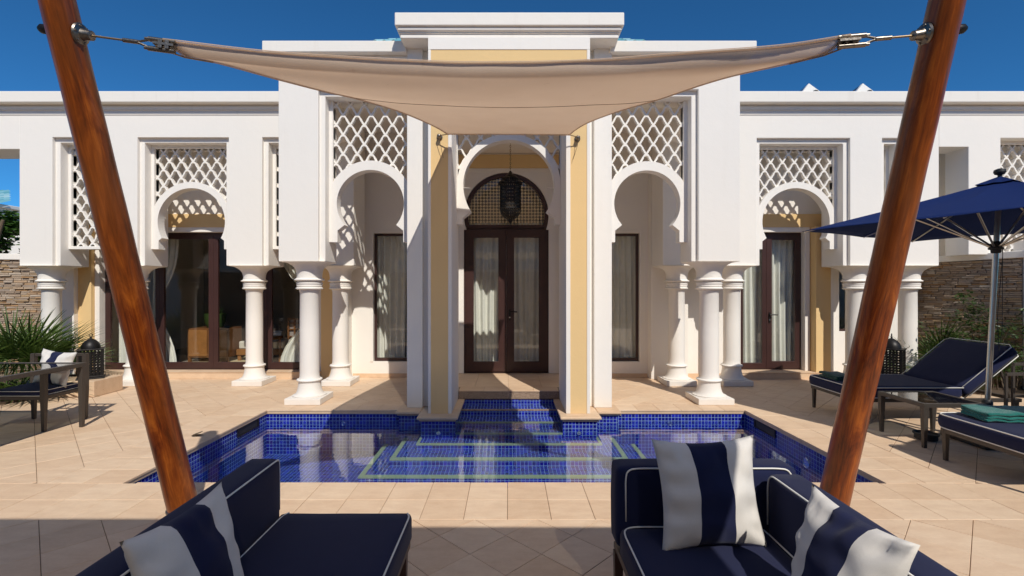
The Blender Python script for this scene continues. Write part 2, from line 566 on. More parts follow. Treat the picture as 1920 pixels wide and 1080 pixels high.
        if parent:
            o.parent = parent
            o.location = c - ORG[parent.name]
        else:
            o.location = c
        tag(o, label, cat, group, kind)
        return o

def tag(o, label=None, cat=None, group=None, kind=None):
    if label: o['label'] = label
    if cat: o['category'] = cat
    if group: o['group'] = group
    if kind: o['kind'] = kind
    return o

def thing(name, loc, label, cat, group=None):
    o = bpy.data.objects.new(name, None)
    COL.objects.link(o)
    o.empty_display_size = 0.1
    o.location = loc
    ORG[o.name] = Vector(loc)
    return tag(o, label, cat, group)

def kids(o):
    return [c for c in bpy.data.objects if c.parent == o]

def copy_tree(o, loc=None, rz=None, label=None, parent=None):
    c = o.copy(); COL.objects.link(c)
    ORG[c.name] = Vector(loc) if loc is not None else ORG[o.name]
    if parent: c.parent = parent
    if loc is not None: c.location = loc
    if rz is not None: c.rotation_euler.z = rz
    if label: c['label'] = label
    for ch in kids(o):
        copy_tree(ch, parent=c)
    return c

def catmull(P, n):
    P = [Vector(p) for p in P]
    ext = [P[0] * 2 - P[1]] + P + [P[-1] * 2 - P[-2]]
    out = []
    for i in range(len(P) - 1):
        a, b2, c, d = ext[i:i + 4]
        for k in range(8):
            u = k / 8
            out.append(0.5 * ((2 * b2) + (c - a) * u + (2 * a - 5 * b2 + 4 * c - d) * u * u + (3 * b2 - a - 3 * c + d) * u ** 3))
    out.append(P[-1])
    L = [0]
    for i in range(1, len(out)):
        L.append(L[-1] + (out[i] - out[i - 1]).length)
    res = []
    j = 0
    for k in range(n + 1):
        s_ = L[-1] * k / n
        while j < len(L) - 2 and L[j + 1] < s_:
            j += 1
        u = (s_ - L[j]) / max(1e-9, L[j + 1] - L[j])
        res.append(out[j].lerp(out[j + 1], min(1, u)))
    return res

def perf(mb, u0, u1, v0, v1, cell, fn, hole=0.62, inside=None, mi=0, diamond=False):
    """perforated sheet: every cell is a small frame round an octagonal or diamond hole; fn maps (u, v) to a point"""
    nu = max(1, round((u1 - u0) / cell)); nv = max(1, round((v1 - v0) / cell))
    du = (u1 - u0) / nu; dv = (v1 - v0) / nv
    for i in range(nu):
        for j in range(nv):
            cu = u0 + (i + 0.5) * du; cv = v0 + (j + 0.5) * dv
            if inside and not inside(cu, cv):
                continue
            out, inn = [], []
            for k in range(8):
                a = k * pi / 4
                ox, oy = [(1, 0), (1, 1), (0, 1), (-1, 1), (-1, 0), (-1, -1), (0, -1), (1, -1)][k]
                out.append(fn(cu + ox * du / 2, cv + oy * dv / 2))
                rr_ = hole / 2 * ((1.0 if k % 2 == 0 else 0.62) if (diamond or (i + j) % 2) else 0.8)
                inn.append(fn(cu + cos(a) * du * rr_ * 1.1, cv + sin(a) * dv * rr_ * 1.1))
            mb.add(out + inn, [(k, (k + 1) % 8, 8 + (k + 1) % 8, 8 + k) for k in range(8)], mi)
    return mb

# ------------------------------------------------------------------ ground, deck, pool
RES = 0.3045
PX0, PX1, PY0, PY1 = -3.18, 3.12, 3.934, 6.316
WL = -0.155
far = MB().poly([(-80, -60), (80, -60), (80, 140), (-80, 140)], [[(-12, -8), (-12, 14), (12, 14), (12, -8)]], -0.30, -0.12, 'z').build('ground', 'far_ground', kind='structure')
deck = MB().poly([(-12, -8), (12, -8), (12, 14), (-12, 14)],
                 [[(PX0 - .1, PY0 - .1), (PX0 - .1, PY1 + .1), (-1.3, PY1 + .1), (-1.3, 6.93), (1.3, 6.93), (1.3, PY1 + .1), (PX1 + .1, PY1 + .1), (PX1 + .1, PY0 - .1)]], -0.30, -0.006, 'z').build('deck', 'grout', kind='structure')

def clip(poly, x0, x1, y0, y1):
    for ax, lim, sgn in ((0, x0, 1), (0, x1, -1), (1, y0, 1), (1, y1, -1)):
        out = []
        for i in range(len(poly)):
            a, b2 = poly[i], poly[(i + 1) % len(poly)]
            da, db = (a[ax] - lim) * sgn, (b2[ax] - lim) * sgn
            if da >= 0: out.append(a)
            if (da > 0 > db) or (da < 0 < db):
                u = da / (da - db)
                out.append((a[0] + (b2[0] - a[0]) * u, a[1] + (b2[1] - a[1]) * u))
        poly = out
        if not poly: return []
    return poly

def area(p):
    return abs(sum(p[i][0] * p[(i + 1) % len(p)][1] - p[(i + 1) % len(p)][0] * p[i][1] for i in range(len(p)))) / 2

tiles = []      # (polygon, edge flag)
hd = RES / sqrt(2)
regions = [(-11.8, 11.8, -7.8, 3.318), (-11, -3.79, 3.934, 10), (3.73, 11, 3.934, 10), (-3.79, -1.02, 6.62, 8.7), (1.04, 3.73, 6.62, 8.7)]
for i in range(-60, 60):
    for j in range(-56, 70):
        cx = -0.2315 + i * hd
        cy = 3.318 + j * hd
        if (i + j) % 2 == 0:
            continue
        g = 0.0017 * 1.414
        d = hd - g
        sq = [(cx + d, cy), (cx, cy + d), (cx - d, cy), (cx, cy - d)]
        for rg in regions:
            p_ = clip(sq, rg[0] + .0015, rg[1] - .0015, rg[2] + .0015, rg[3] - .0015)
            if len(p_) > 2 and area(p_) > 0.0015:
                tiles.append(p_)
for r_ in range(2):                 # two straight rows along the near edge, over the whole width
    for i in range(-36, 36):
        x0 = -0.006 + i * RES
        y0 = 3.318 + r_ * 0.308
        y1 = y0 + 0.308 + (0.02 if r_ and PX0 < x0 < PX1 - .1 else 0)
        tiles.append([(x0 + .0016, y0 + .0016), (x0 + RES - .0016, y0 + .0016), (x0 + RES - .0016, y1 - .0016), (x0 + .0016, y1 - .0016)])
for sx, xe in ((-1, PX0), (1, PX1)):   # two rows down each side
    for r_ in range(2):
        a = xe - sx * 0.02 if r_ == 0 else xe + sx * RES
        b2 = xe + sx * RES * (r_ + 1)
        x0, x1 = min(a, b2), max(a, b2)
        n = 9
        for k in range(n):
            y0 = 3.936 + k * (6.62 - 3.936) / n; y1 = 3.936 + (k + 1) * (6.62 - 3.936) / n
            tiles.append([(x0 + .0016, y0 + .0016), (x1 - .0016, y0 + .0016), (x1 - .0016, y1 - .0016), (x0 + .0016, y1 - .0016)])
for xa, xb in ((PX0, -1.42), (1.42, PX1)):   # far row
    n = round((xb - xa) / RES)
    for k in range(n):
        x0 = xa + (xb - xa) * k / n; x1 = xa + (xb - xa) * (k + 1) / n
        tiles.append([(x0 + .0016, PY1 - .02), (x1 - .0016, PY1 - .02), (x1 - .0016, 6.6184), (x0 + .0016, 6.6184)])

def vis(p_):
    x = sum(q[0] for q in p_) / len(p_); y = sum(q[1] for q in p_) / len(p_)
    if y < 1.6: return -1
    u = 953 + 900 * x / y; v = 540 + 1440 / y
    if not (-40 < u < 1960 and v < 1110): return -1
    if (u < 760 and v > 960 and x > -1.35) or (u > 1150 and v > 960 and x < 1.45): return -1     # under the sofas
    return area(p_) / y ** 2.2
tiles.sort(key=vis, reverse=True)
def tile_mb(mb, p_, z0=-0.02, z1=0.0):
    n = len(p_)
    dz = random.uniform(-0.0012, 0.0012)
    cx = sum(q[0] for q in p_) / n; cy = sum(q[1] for q in p_) / n
    e = 0.0022
    top = [(q[0] - (q[0] - cx) * e / max(.03, abs(q[0] - cx)) , q[1] - (q[1] - cy) * e / max(.03, abs(q[1] - cy)), z1 + dz) for q in p_]
    mid = [(q[0], q[1], z1 + dz - e) for q in p_]
    bot = [(q[0], q[1], z0) for q in p_]
    fs = [tuple(range(n))]
    for k in range(n):
        k2 = (k + 1) % n
        fs.append((k, n + k, n + k2, k2)); fs.append((n + k, 2 * n + k, 2 * n + k2, n + k2))
    mb.add(top + mid + bot, fs)
for p_ in tiles[:300]:
    mb = MB(); tile_mb(mb, p_); mb.build('tile', 'deck_tile', deck)
mb = MB()
for p_ in tiles[300:]:
    tile_mb(mb, p_)
mb.build('distant_tiles', 'deck_tile', deck, kind='stuff')

# pool shell
FL = WL - 0.43
mb = MB()
mb.box(PX0 - .1, PX1 + .1, PY0 - .1, 6.95, FL - .05, FL)                                   # floor
mb.box(PX0 - .12, PX0, PY0 - .1, PY1 + .12, FL - .02, -0.031)
mb.box(PX1, PX1 + .12, PY0 - .1, PY1 + .12, FL - .02, -0.031)
mb.box(PX0, -1.42, PY1, PY1 + .12, FL - .02, -0.031)
mb.box(1.42, PX1, PY1, PY1 + .12, FL - .02, -0.031)
mb.box(PX0, PX1, PY0 - .12, PY0, FL - .02, -0.031)
mb.box(-1.42, -1.092, 6.235, PY1 + .12, FL - .02, -0.031)
mb.box(1.112, 1.42, 6.235, PY1 + .12, FL - .02, -0.031)
for xa, xb in ((-1.09, -0.66), (0.68, 1.11)):
    mb.box(xa, xb, 5.98, 6.92, FL - .02, -0.031)
pool = mb.build('swimming_pool', 'pool_mosaic', kind='structure')
# steps: each a tread block with pale nosing
def step(x0, x1, yf, yb, z, n=0.045):
    m_ = MB().box(x0, x1, yf, yb, FL - .01, z).build('step', 'pool_mosaic', pool)
    nb = MB()
    nb.box(x0 - .004, x1 + .004, yf - .004, yf + n, z - .012, z + .004)
    return m_, nb
for (x0, x1, yf, yb, z) in ((-0.655, 0.675, 6.60, 6.89, -0.075), (-0.655, 0.675, 6.28, 6.60, WL - .004), (-0.655, 0.675, 5.985, 6.28, WL - .06)):
    m_, nb = step(x0, x1, yf, yb, z, 0.028)
    nb.build('nosing', 'nosing' if z < WL else 'granite', m_)
for (x0, x1, yf, z, xi, yb) in ((-1.10, 1.12, 5.74, WL - .115, 1.09, 5.975), (-1.34, 1.36, 5.43, WL - .185, 0, 5.74), (-1.60, 1.63, 5.12, WL - .265, 0, 5.43)):
    m_ = MB().poly([(x0, yf), (x1, yf), (x1, 6.23), (x0, 6.23)], [], FL - .01, z, 'z').build('step', 'pool_mosaic', pool)
    nb = MB()
    nw = 0.06 if xi == 0 else 0.035
    nb.box(x0 - .004, x1 + .004, yf - .004, yf + nw, z - .012, z + .004)
    nb.box(x0 - .004, x0 + nw * .85, yf + nw, 6.21, z - .012, z + .004)
    nb.box(x1 - nw * .85, x1 + .004, yf + nw, 6.21, z - .012, z + .004)
    nb.build('nosing', 'nosing', m_)
MB().box(-0.715, 0.735, 6.87, 6.885, -0.3, -0.001).build('top_riser', 'pool_mosaic', pool)
# coping trim strip under the paving edge
tr_ = MB()
tr_.box(PX0 - .01, PX0 + .012, PY0, PY1, -.055, -.020)
tr_.box(PX1 - .012, PX1 + .01, PY0, PY1, -.055, -.020)
tr_.box(PX0 + .012, -1.42, PY1 - .012, PY1 + .01, -.055, -.020)
tr_.box(1.42, PX1 - .012, PY1 - .012, PY1 + .01, -.055, -.020)
tr_.build('coping_trim', 'coping', pool, bevel=.006)
for xa, xb in ((-1.135, -0.625), (0.645, 1.155)):
    cp = MB().box(xa, xb, 5.925, 6.93, -.032, .001).build('coping_stone', 'coping', pool, bevel=.012, seg=3)
    MB().box(xa + .025, xb - .025, 5.95, 6.91, -.055, -.034).build('coping_trim', 'coping', pool, bevel=.006)
for xa, xb in ((-1.46, -1.137), (1.157, 1.46)):
    MB().box(xa, xb, 6.185, 6.60, -.030, .0015).build('coping_stone', 'coping', pool, bevel=.010, seg=3)
    MB().box(xa + .02, xb, 6.21, 6.5, -.052, -.032).build('coping_trim', 'coping', pool, bevel=.005)
water = MB().add([(PX0, PY0, WL), (PX1, PY0, WL), (PX1, 6.30, WL), (PX0, 6.30, WL)], [(0, 1, 2, 3)]).build('water', 'water', kind='structure', recalc=False)
# the water reaches in between the piers up to the second step
# pool fittings
for sx, xe, yy in ((-1, PX0, 5.87), (1, PX1, 5.84)):
    k = MB()
    k.poly([(yy - .24, -.155), (yy + .24, -.155), (yy + .24, -.058), (yy - .24, -.058)],
           [[(yy - .215, -.148), (yy - .215, -.068), (yy + .215, -.068), (yy + .215, -.148)]], xe - sx * .012, xe + sx * .01, 'x')
    k.build('skimmer_frame', 'black_metal', pool)
    MB().box(min(xe - sx * .004, xe + sx * .006), max(xe - sx * .004, xe + sx * .006), yy - .214, yy + .214, -.147, -.069).build('skimmer_opening', 'rubber', pool)
def nozzle(x, y, z, ax='y', r=.03):
    n = MB().lathe([(r, 0), (r, .006), (r * .8, .012), (r * .45, .012), (r * .4, .004), (.0005, .004)], seg=20, cap=False)
    rot = Matrix.Rotation(radians(90), 4, 'X') if ax == 'y' else Matrix.Rotation(radians(-90 if x > 0 else 90), 4, 'Y')
    n.xform(Matrix.Translation((x, y, z)) @ rot)
    return n.build('pool_nozzle', 'chrome', pool, smooth=True)
nozzle(-0.87, 5.979, WL - .055); nozzle(0.88, 5.979, WL - .055)
nozzle(-2.17, 6.315, WL - .03); nozzle(2.13, 6.315, WL - .03)
pl = MB().lathe([(.058, 0), (.056, .008), (.046, .012), (.042, .006), (.0005, .008)], seg=28, cap=False)
pl.xform(Matrix.Translation((PX1 - .001, 5.02, WL - .075)) @ Matrix.Rotation(radians(-90), 4, 'Y'))
pl.build('pool_light', 'chrome', pool, smooth=True)

# ------------------------------------------------------------------ the villa
villa = thing('villa', (0, 8.0, 0), 'white Moorish villa with horseshoe arches and lattice screens behind the blue pool', 'house')
W = 'white_plaster'
BV = 0.009
def V(name, mb, mat=W, parent=None, bevel=BV, **kw):
    return mb.build(name, mat, parent or villa, bevel=bevel, **kw)

def rect(x0, x1, z0, z1):
    return [(x0, z0), (x1, z0), (x1, z1), (x0, z1)]
def hrect(x0, x1, z0, z1):
    return [(x0, z0), (x0, z1), (x1, z1), (x1, z0)]

UZ = 1.963      # underside of the hanging piers
RB = 0.075      # rebate width round the openings
def front_wall(xa, xb, y0, y1, ztop, openings, zhead, name='wall'):
    """hanging wall pierced by openings that reach down to its underside; a shallow rebate frames each"""
    def outline(inset):
        pts = [(xa, UZ)]
        for (a, b2, za) in openings:
            pts += [(a + inset, UZ), (a + inset, za - inset), (b2 - inset, za - inset), (b2 - inset, UZ)]
        pts += [(xb, UZ), (xb, ztop), (xa, ztop)]
        out = []
        for p_ in pts:
            if not out or (abs(p_[0] - out[-1][0]) + abs(p_[1] - out[-1][1])) > 1e-6: out.append(p_)
        return out
    V(name, MB().poly(outline(0), [], y0, y0 + .058))
    V(name, MB().poly(outline(RB), [], y0 + .058, y1))

# left wing, right wing
LW = [(-7.39, -6.50, 4.045), (-6.01, -4.53, 4.045), (-3.99, -3.13, 4.045)]
front_wall(-7.92, -3.12, 7.78, 8.38, 4.40, LW, 4.045)
RW = [(4.03, 5.54, 4.03), (6.06, 6.40, 4.03)]
front_wall(3.18, 6.98, 7.78, 8.38, 4.40, RW, 4.03)
# parapets that run on past the wings
V('wall', MB().box(-13, -7.92, 7.78, 8.38, 3.85, 4.40))
V('wall', MB().poly([(6.98, 3.89), (7.46, 3.89), (7.46, 2.14), (7.98, 2.14), (7.98, 4.03), (9.4, 4.03), (9.4, 2.14), (12, 2.14), (12, 4.40), (6.98, 4.40)], [], 7.78, 8.2))
def cornice(xa, xb, y0, yb, z, steps, mat='cap_plaster', nm='cornice', ends=(0, 0)):
    """z: bottom; steps: (height, projection) from the bottom up"""
    for h, pr in steps:
        V(nm, MB().box(xa - pr * ends[0], xb + pr * ends[1], y0 - pr, yb, z, z + h), mat, bevel=.011, seg=3)
        z += h
cornice(-13, -3.12, 7.78, 8.42, 4.40, [(.07, .012), (.014, .034), (.05, .038), (.023, .02), (.175, .15)])
cornice(3.18, 12, 7.78, 8.42, 4.40, [(.07, .012), (.014, .034), (.05, .038), (.023, .02), (.175, .15)])

# pavilion: piers over the front columns, screens between them and the centre block
def pav_side(s):
    xo, xi = 3.11 * s + (.03 if s > 0 else 0), 2.50 * s
    xc = 1.352 * s
    ZH = 4.29
    def P(mb_): return mb_
    a, b2 = sorted((xo, xc))
    if s < 0:
        out = [(xo, 1.961), (xi, 1.961), (xi, ZH), (xc, ZH), (xc, 4.56), (xo, 4.56)]
        out2 = [(xo, 1.961), (xi - RB, 1.961), (xi - RB, ZH), (xc, ZH), (xc, 4.56), (xo, 4.56)]
        out3 = [(xo, 1.961), (xi, 1.961), (xi, ZH - RB), (xc, ZH - RB), (xc, 4.56), (xo, 4.56)]
    else:
        out2 = [(xi + RB, 1.961), (xo, 1.961), (xo, 4.56), (xc, 4.56), (xc, ZH), (xi + RB, ZH)]
        out3 = [(xi, 1.961), (xo, 1.961), (xo, 4.56), (xc, 4.56), (xc, ZH - RB), (xi, ZH - RB)]
    V('wall', MB().poly(out2, [], 6.50, 6.558))
    V('wall', MB().poly(out3, [], 6.558, 6.98))
    # side beam back to the wing, and the pier over the rear column
    a, b2 = sorted((xo, xi))
    V('wall', MB().box(a, b2, 6.98, 7.78, 3.95, 4.56))
    V('wall', MB().box(a + .004, b2 - .004, 7.78, 8.38, UZ + .002, 4.5))
    # cornice
    y0 = 6.50
    z = 4.56
    for h, pr in [(.06, .012), (.05, .03), (.055, .045), (.15, .15)]:
        aa, bb = (xo - pr, -1.352) if s < 0 else (1.352, xo + pr)
        V('cornice', MB().box(aa, bb, y0 - pr, 8.6, z, z + h), 'cap_plaster', bevel=.011, seg=3)
        z += h
pav_side(-1); pav_side(1)

# centre block: outer piers, projecting frame, yellow inlay
for s in (-1, 1):
    xs = (lambda v: v * s)
    a, b2 = sorted((1.02 * s, 1.352 * s + (.03 if s > 0 else 0)))
    V('pier', MB().box(a, b2, 6.47, 6.98, .0015, 4.79))
    a, b2 = sorted((1.145 * s, 1.352 * s + (.03 if s > 0 else 0)))
    V('pier', MB().box(a, b2, 6.40, 6.468, .0015, 4.79))
    if s < 0: V('pier', MB().box(-1.02, -.72, 6.12, 6.97, .002, 4.20))
    else: V('pier', MB().box(.735, 1.04, 6.12, 6.97, .002, 4.20))
V('wall', MB().box(-1.02, 1.04, 6.12, 6.97, 4.202, 4.79))
V('wall', MB().box(-1.352, 1.382, 6.985, 9.0, 4.0, 4.79))
for a, b2, zt_ in ((-1.02, -.985, 4.631), (-.765, -.72, 4.20), (.735, .79, 4.20), (1.0, 1.04, 4.631)):
    V('pier', MB().box(a, b2, 6.10, 6.119, .002, zt_), bevel=.004)
V('wall', MB().box(-1.02, 1.04, 6.10, 6.119, 4.632, 4.79), bevel=.004)
for a, b2 in ((-.984, -.766), (.791, .999)):
    V('inlay', MB().box(a, b2, 6.108, 6.119, .002, 4.25), 'yellow_plaster', bevel=0)
V('inlay', MB().box(-.984, .999, 6.108, 6.119, 4.252, 4.631), 'yellow_plaster', bevel=0)
z = 4.79
for h, pr, bvv in [(.055, .04, .01), (.02, .055, .004), (.05, .085, .02), (.165, .115, .012)]:
    V('cornice', MB().box(-1.352 - pr * .72, 1.382 + pr * .72, 6.17 - pr, 9.0, z, z + h), 'cap_plaster', bevel=bvv, seg=3)
    z += h

# facade behind the porticoes
DC = -0.035          # centre of the entrance door
wz0, wz1 = 0.28, 2.584
facade_out = rect(-8.0, 7.0, 0.0015, 4.45)
holes = [hrect(-7.30, -3.385, .122, 2.60), hrect(-2.42, -1.40, wz0, wz1), hrect(1.40, 2.355, wz0, wz1),
         hrect(4.15, 5.30, .122, 2.60), hrect(5.93, 6.22, .82, 2.2), hrect(-.95, .90, 0.10, 3.95)]
V('facade', MB().poly(facade_out, holes, 8.60, 8.80), bevel=.006)
# window and door surrounds, skirting, yellow bands
def trim(x0, x1, z0, z1, wd, y=8.585, legs=True):
    k = MB()
    k.box(x0 - wd, x1 + wd, y, 8.599, z1, z1 + wd)
    if legs:
        k.box(x0 - wd, x0, y, 8.599, z0, z1); k.box(x1, x1 + wd, y, 8.599, z0, z1)
    V('surround', k, bevel=.004)
trim(-2.42, -1.40, wz0, wz1, .05); trim(1.40, 2.355, wz0, wz1, .05)
trim(-7.30, -3.385, .122, 2.60, .085, 8.57); trim(4.15, 5.30, .122, 2.60, .085, 8.57)
V('yellow_band', MB().box(-7.60, -3.30, 8.56, 8.599, 2.687, 2.92), 'yellow_plaster', bevel=.003)
V('yellow_band', MB().box(4.0, 5.70, 8.56, 8.599, 2.687, 2.92), 'yellow_plaster', bevel=.003)
V('yellow_pilaster', MB().box(-7.62, -7.387, 8.50, 8.599, .002, 2.685), 'yellow_plaster', bevel=.003)
V('yellow_pilaster', MB().box(-3.298, -2.96, 8.45, 8.599, .002, 2.92), 'yellow_plaster', bevel=.003)
V('yellow_pilaster', MB().box(5.40, 5.66, 8.42, 8.599, .002, 2.685), 'yellow_plaster', bevel=.003)
V('pilaster', MB().box(-7.95, -7.622, 8.42, 8.599, .002, 4.3), bevel=.008)
V('pilaster', MB().box(5.662, 5.71, 8.42, 8.599, .002, 4.3), bevel=.008)
V('pilaster', MB().box(2.50, 3.15, 8.40, 8.599, .002, 4.4), bevel=.008)
V('pilaster', MB().box(-2.958, -2.80, 8.40, 8.599, .002, 4.4), bevel=.008)
for a, b2 in ((-2.78, -1.02), (1.0, 2.49), (3.16, 4.0)):
    V('skirting', MB().box(a, b2, 8.585, 8.599, .001, .07), 'coping', bevel=.002)

# ceilings and roof slab
V('ceiling', MB().box(-7.9, -3.12, 8.38, 8.6, 4.30, 4.4), bevel=0)
V('ceiling', MB().box(3.18, 6.98, 8.38, 8.6, 4.30, 4.4), bevel=0)
for a, b2 in ((-2.98, -1.352), (1.382, 2.98)):
    V('ceiling', MB().box(a, b2, 6.98, 8.599, 4.38, 4.55), bevel=0)
V('roof_slab', MB().box(-8.0, 7.0, 8.602, 14, 4.46, 4.56), bevel=0)
V('back_wall', MB().box(-8.0, 7.0, 14, 14.2, 0, 4.56), bevel=0)
V('end_wall', MB().box(-8.2, -8.0, 8.6, 14.2, 0, 4.56), bevel=0)
V('end_wall', MB().box(7.0, 7.2, 8.6, 14.2, 0, 4.56), bevel=0)
V('ceiling', MB().box(-.95, .9, 6.98, 8.6, 3.93, 3.99), bevel=0)

# entrance porch wall with arched door opening
zc_d, r_d, zdoor = 2.863, 0.735, 2.61
hw = 0.735
th0 = math.asin((zdoor - zc_d) / r_d)
arc = [(DC + r_d * cos(th0 + (pi - 2 * th0) * i / 40), zc_d + r_d * sin(th0 + (pi - 2 * th0) * i / 40)) for i in range(41)]
outline = [(-.95, .123), (DC - hw, .123), (DC - hw, zdoor)] + arc[::-1] + [(DC + hw, zdoor), (DC + hw, .123), (.90, .123), (.90, 3.93), (-.95, 3.93)]
V('entrance_wall', MB().poly(outline, [], 8.30, 8.42), bevel=.006)
V('yellow_band', MB().box(-.949, .899, 8.27, 8.299, 3.67, 3.90), 'yellow_plaster', bevel=.003)
V('surround', MB().box(-.949, .899, 8.285, 8.299, 3.60, 3.668), bevel=.006)
for a, b2 in ((-1.1, -.95), (.90, 1.05)):
    V('pier', MB().box(a, b2, 8.15, 8.599, .002, 3.99), bevel=.006)

# screens: arch ring with feet, lattice field, border
def lattice_mb(x0, x1, z0, z1, yf, th, px, pz, xc, zref, circ=None):
    hole = [(0, .72), (.15, .70), (.28, .61), (.345, .47), (.345, .40), (.44, .385), (.45, .27), (.57, .235), (.59, .12), (.74, 0.0),
            (.58, -.10), (.50, -.22), (.385, -.30), (.31, -.45), (.19, -.60), (0, -.80)]
    hole = hole + [(-u, v) for u, v in hole[-2:0:-1]]
    n = len(hole)
    mb = MB()
    i0 = int((x0 - xc) / (px / 2)) - 2; i1 = int((x1 - xc) / (px / 2)) + 2
    j0 = int((z0 - zref) / (pz / 2)) - 2; j1 = int((z1 - zref) / (pz / 2)) + 2
    cl = lambda v, a, b_: max(a, min(b_, v))
    for i in range(i0, i1 + 1):
        for j in range(j0, j1 + 1):
            if (i + j) % 2: continue
            cx = xc + i * px / 2; cz = zref + j * pz / 2
            if cx + px / 2 <= x0 or cx - px / 2 >= x1 or cz + pz / 2 <= z0 or cz - pz / 2 >= z1: continue
            if circ and sqrt((cx - xc) ** 2 + (cz - circ[0]) ** 2) < circ[1] - .45 * pz: continue
            if circ and cz < circ[0] - .05: continue
            out, inn = [], []
            for u, v in hole:
                k = 1 / (abs(u) + abs(v))
                out.append((cx + u * k * px / 2, cz + v * k * pz / 2))
                inn.append((cx + u * 1.11 * px / 2, cz + v * 1.11 * pz / 2))
            pts = []
            for (x, z) in out + inn:
                x = cl(x, x0, x1); z = cl(z, z0, z1)
                if circ:
                    dx, dz = x - xc, z - circ[0]
                    r = sqrt(dx * dx + dz * dz)
                    if r < circ[1]:
                        if dz > -.02:
                            x = cl(xc + dx * circ[1] / max(r, 1e-4), x0, x1); z = circ[0] + dz * circ[1] / max(r, 1e-4)
                pts.append((x, z))
            vs = [(x, yf, z) for x, z in pts] + [(x, yf + th, z) for x, z in pts]
            fs = []
            for k in range(n):
                k2 = (k + 1) % n
                fs += [(k, k2, n + k2, n + k), (2 * n + k, 3 * n + k, 3 * n + k2, 2 * n + k2), (n + k, n + k2, 3 * n + k2, 3 * n + k)]
            mb.add(vs, fs)
    return mb

def arch_screen(xa, xb, ztop, zfoot, zc, ri, ro, pinch, legw, yf, px, pz, zref=None, th=.16, bord=.05):
    xc = (xa + xb) / 2; half = (xb - xa) / 2
    h2 = half - bord
    pa = math.asin(pinch / ri)
    inner = []
    a0 = -pa
    for i in range(49):
        a = a0 + (pi + 2 * pa) * i / 48
        inner.append((ri * cos(a), zc + ri * sin(a)))
    xp, zp = inner[0]
    s_ = half - legw
    foot_r = [(s_, zfoot), (s_, zp - (s_ - xp) * .8)]
    inner_full = foot_r + inner + [(-x, z_) for x, z_ in reversed(foot_r)]
    ao = math.acos(min(1, h2 / ro))
    outer = [(h2, zfoot)]
    for i in range(49):
        a = ao + (pi - 2 * ao) * i / 48
        outer.append((ro * cos(a), zc + ro * sin(a)))
    outer += [(-h2, zfoot)]
    if ro < h2:
        outer = [(h2, zfoot), (h2, zc)] + [(ro * cos(pi * i / 48), zc + ro * sin(pi * i / 48)) for i in range(49)] + [(-h2, zc), (-h2, zfoot)]
    loop = [(xc + x, z_) for x, z_ in outer] + [(xc + x, z_) for x, z_ in reversed(inner_full)]
    scr = V('arch', MB().poly(loop, [], yf, yf + th), bevel=.004)
    # border of the screen
    k = MB()
    k.poly([(xc - half, zfoot), (xc - h2, zfoot), (xc - h2, ztop - bord), (xc + h2, ztop - bord), (xc + h2, zfoot), (xc + half, zfoot), (xc + half, ztop), (xc - half, ztop)], [], yf, yf + th)
    k.build('border', W, scr, bevel=.003)
    lat = lattice_mb(xc - h2, xc + h2, zc - .02, ztop - bord, yf + .045, .06, px, pz, xc, zref or ztop - bord - pz * .25, (zc, (ri + ro) / 2))
    lat.build('lattice', W, scr)
    return scr
PXL, PZL = .1985, .272
arch_screen(-2.50, -1.352, 4.285, 2.24, 2.78, .469, .60, .30, .115, 6.70, PXL, PZL)
arch_screen(1.382, 2.50, 4.285, 2.24, 2.78, .462, .59, .30, .11, 6.70, PXL, PZL)
arch_screen(-5.935, -4.605, 3.97, 2.245, 2.70, .56, .665, .27, .12, 7.98, PXL, PZL)
arch_screen(4.105, 5.465, 3.955, 2.245, 2.70, .56, .665, .27, .12, 7.98, PXL, PZL)
arch_screen(-.72, .735, 4.20, 2.49, 3.03, .638, .725, .36, .085, 6.70, PXL, PZL, bord=.012)
def full_screen(xa, xb, z0, z1, yf, xc=None):
    k = MB().poly(rect(xa, xb, z0, z1), [hrect(xa + .05, xb - .05, z0 + .05, z1 - .05)], yf, yf + .15)
    scr = V('screen_frame', k, bevel=.004)
    lattice_mb(xa + .05, xb - .05, z0 + .05, z1 - .05, yf + .04, .06, PXL, PZL, xc or (xa + xb) / 2, z1 - .05 - PZL * .25).build('lattice', W, scr)
full_screen(-7.315, -6.575, 2.245, 3.97, 7.98)
full_screen(-3.915, -3.2, 2.245, 3.97, 7.98)
full_screen(6.135, 6.325, 2.245, 3.955, 7.98)
full_screen(7.982, 9.398, 2.15, 4.028, 7.95)
V('wall', MB().box(7.46, 12, 8.45, 8.55, 2.14, 4.40))

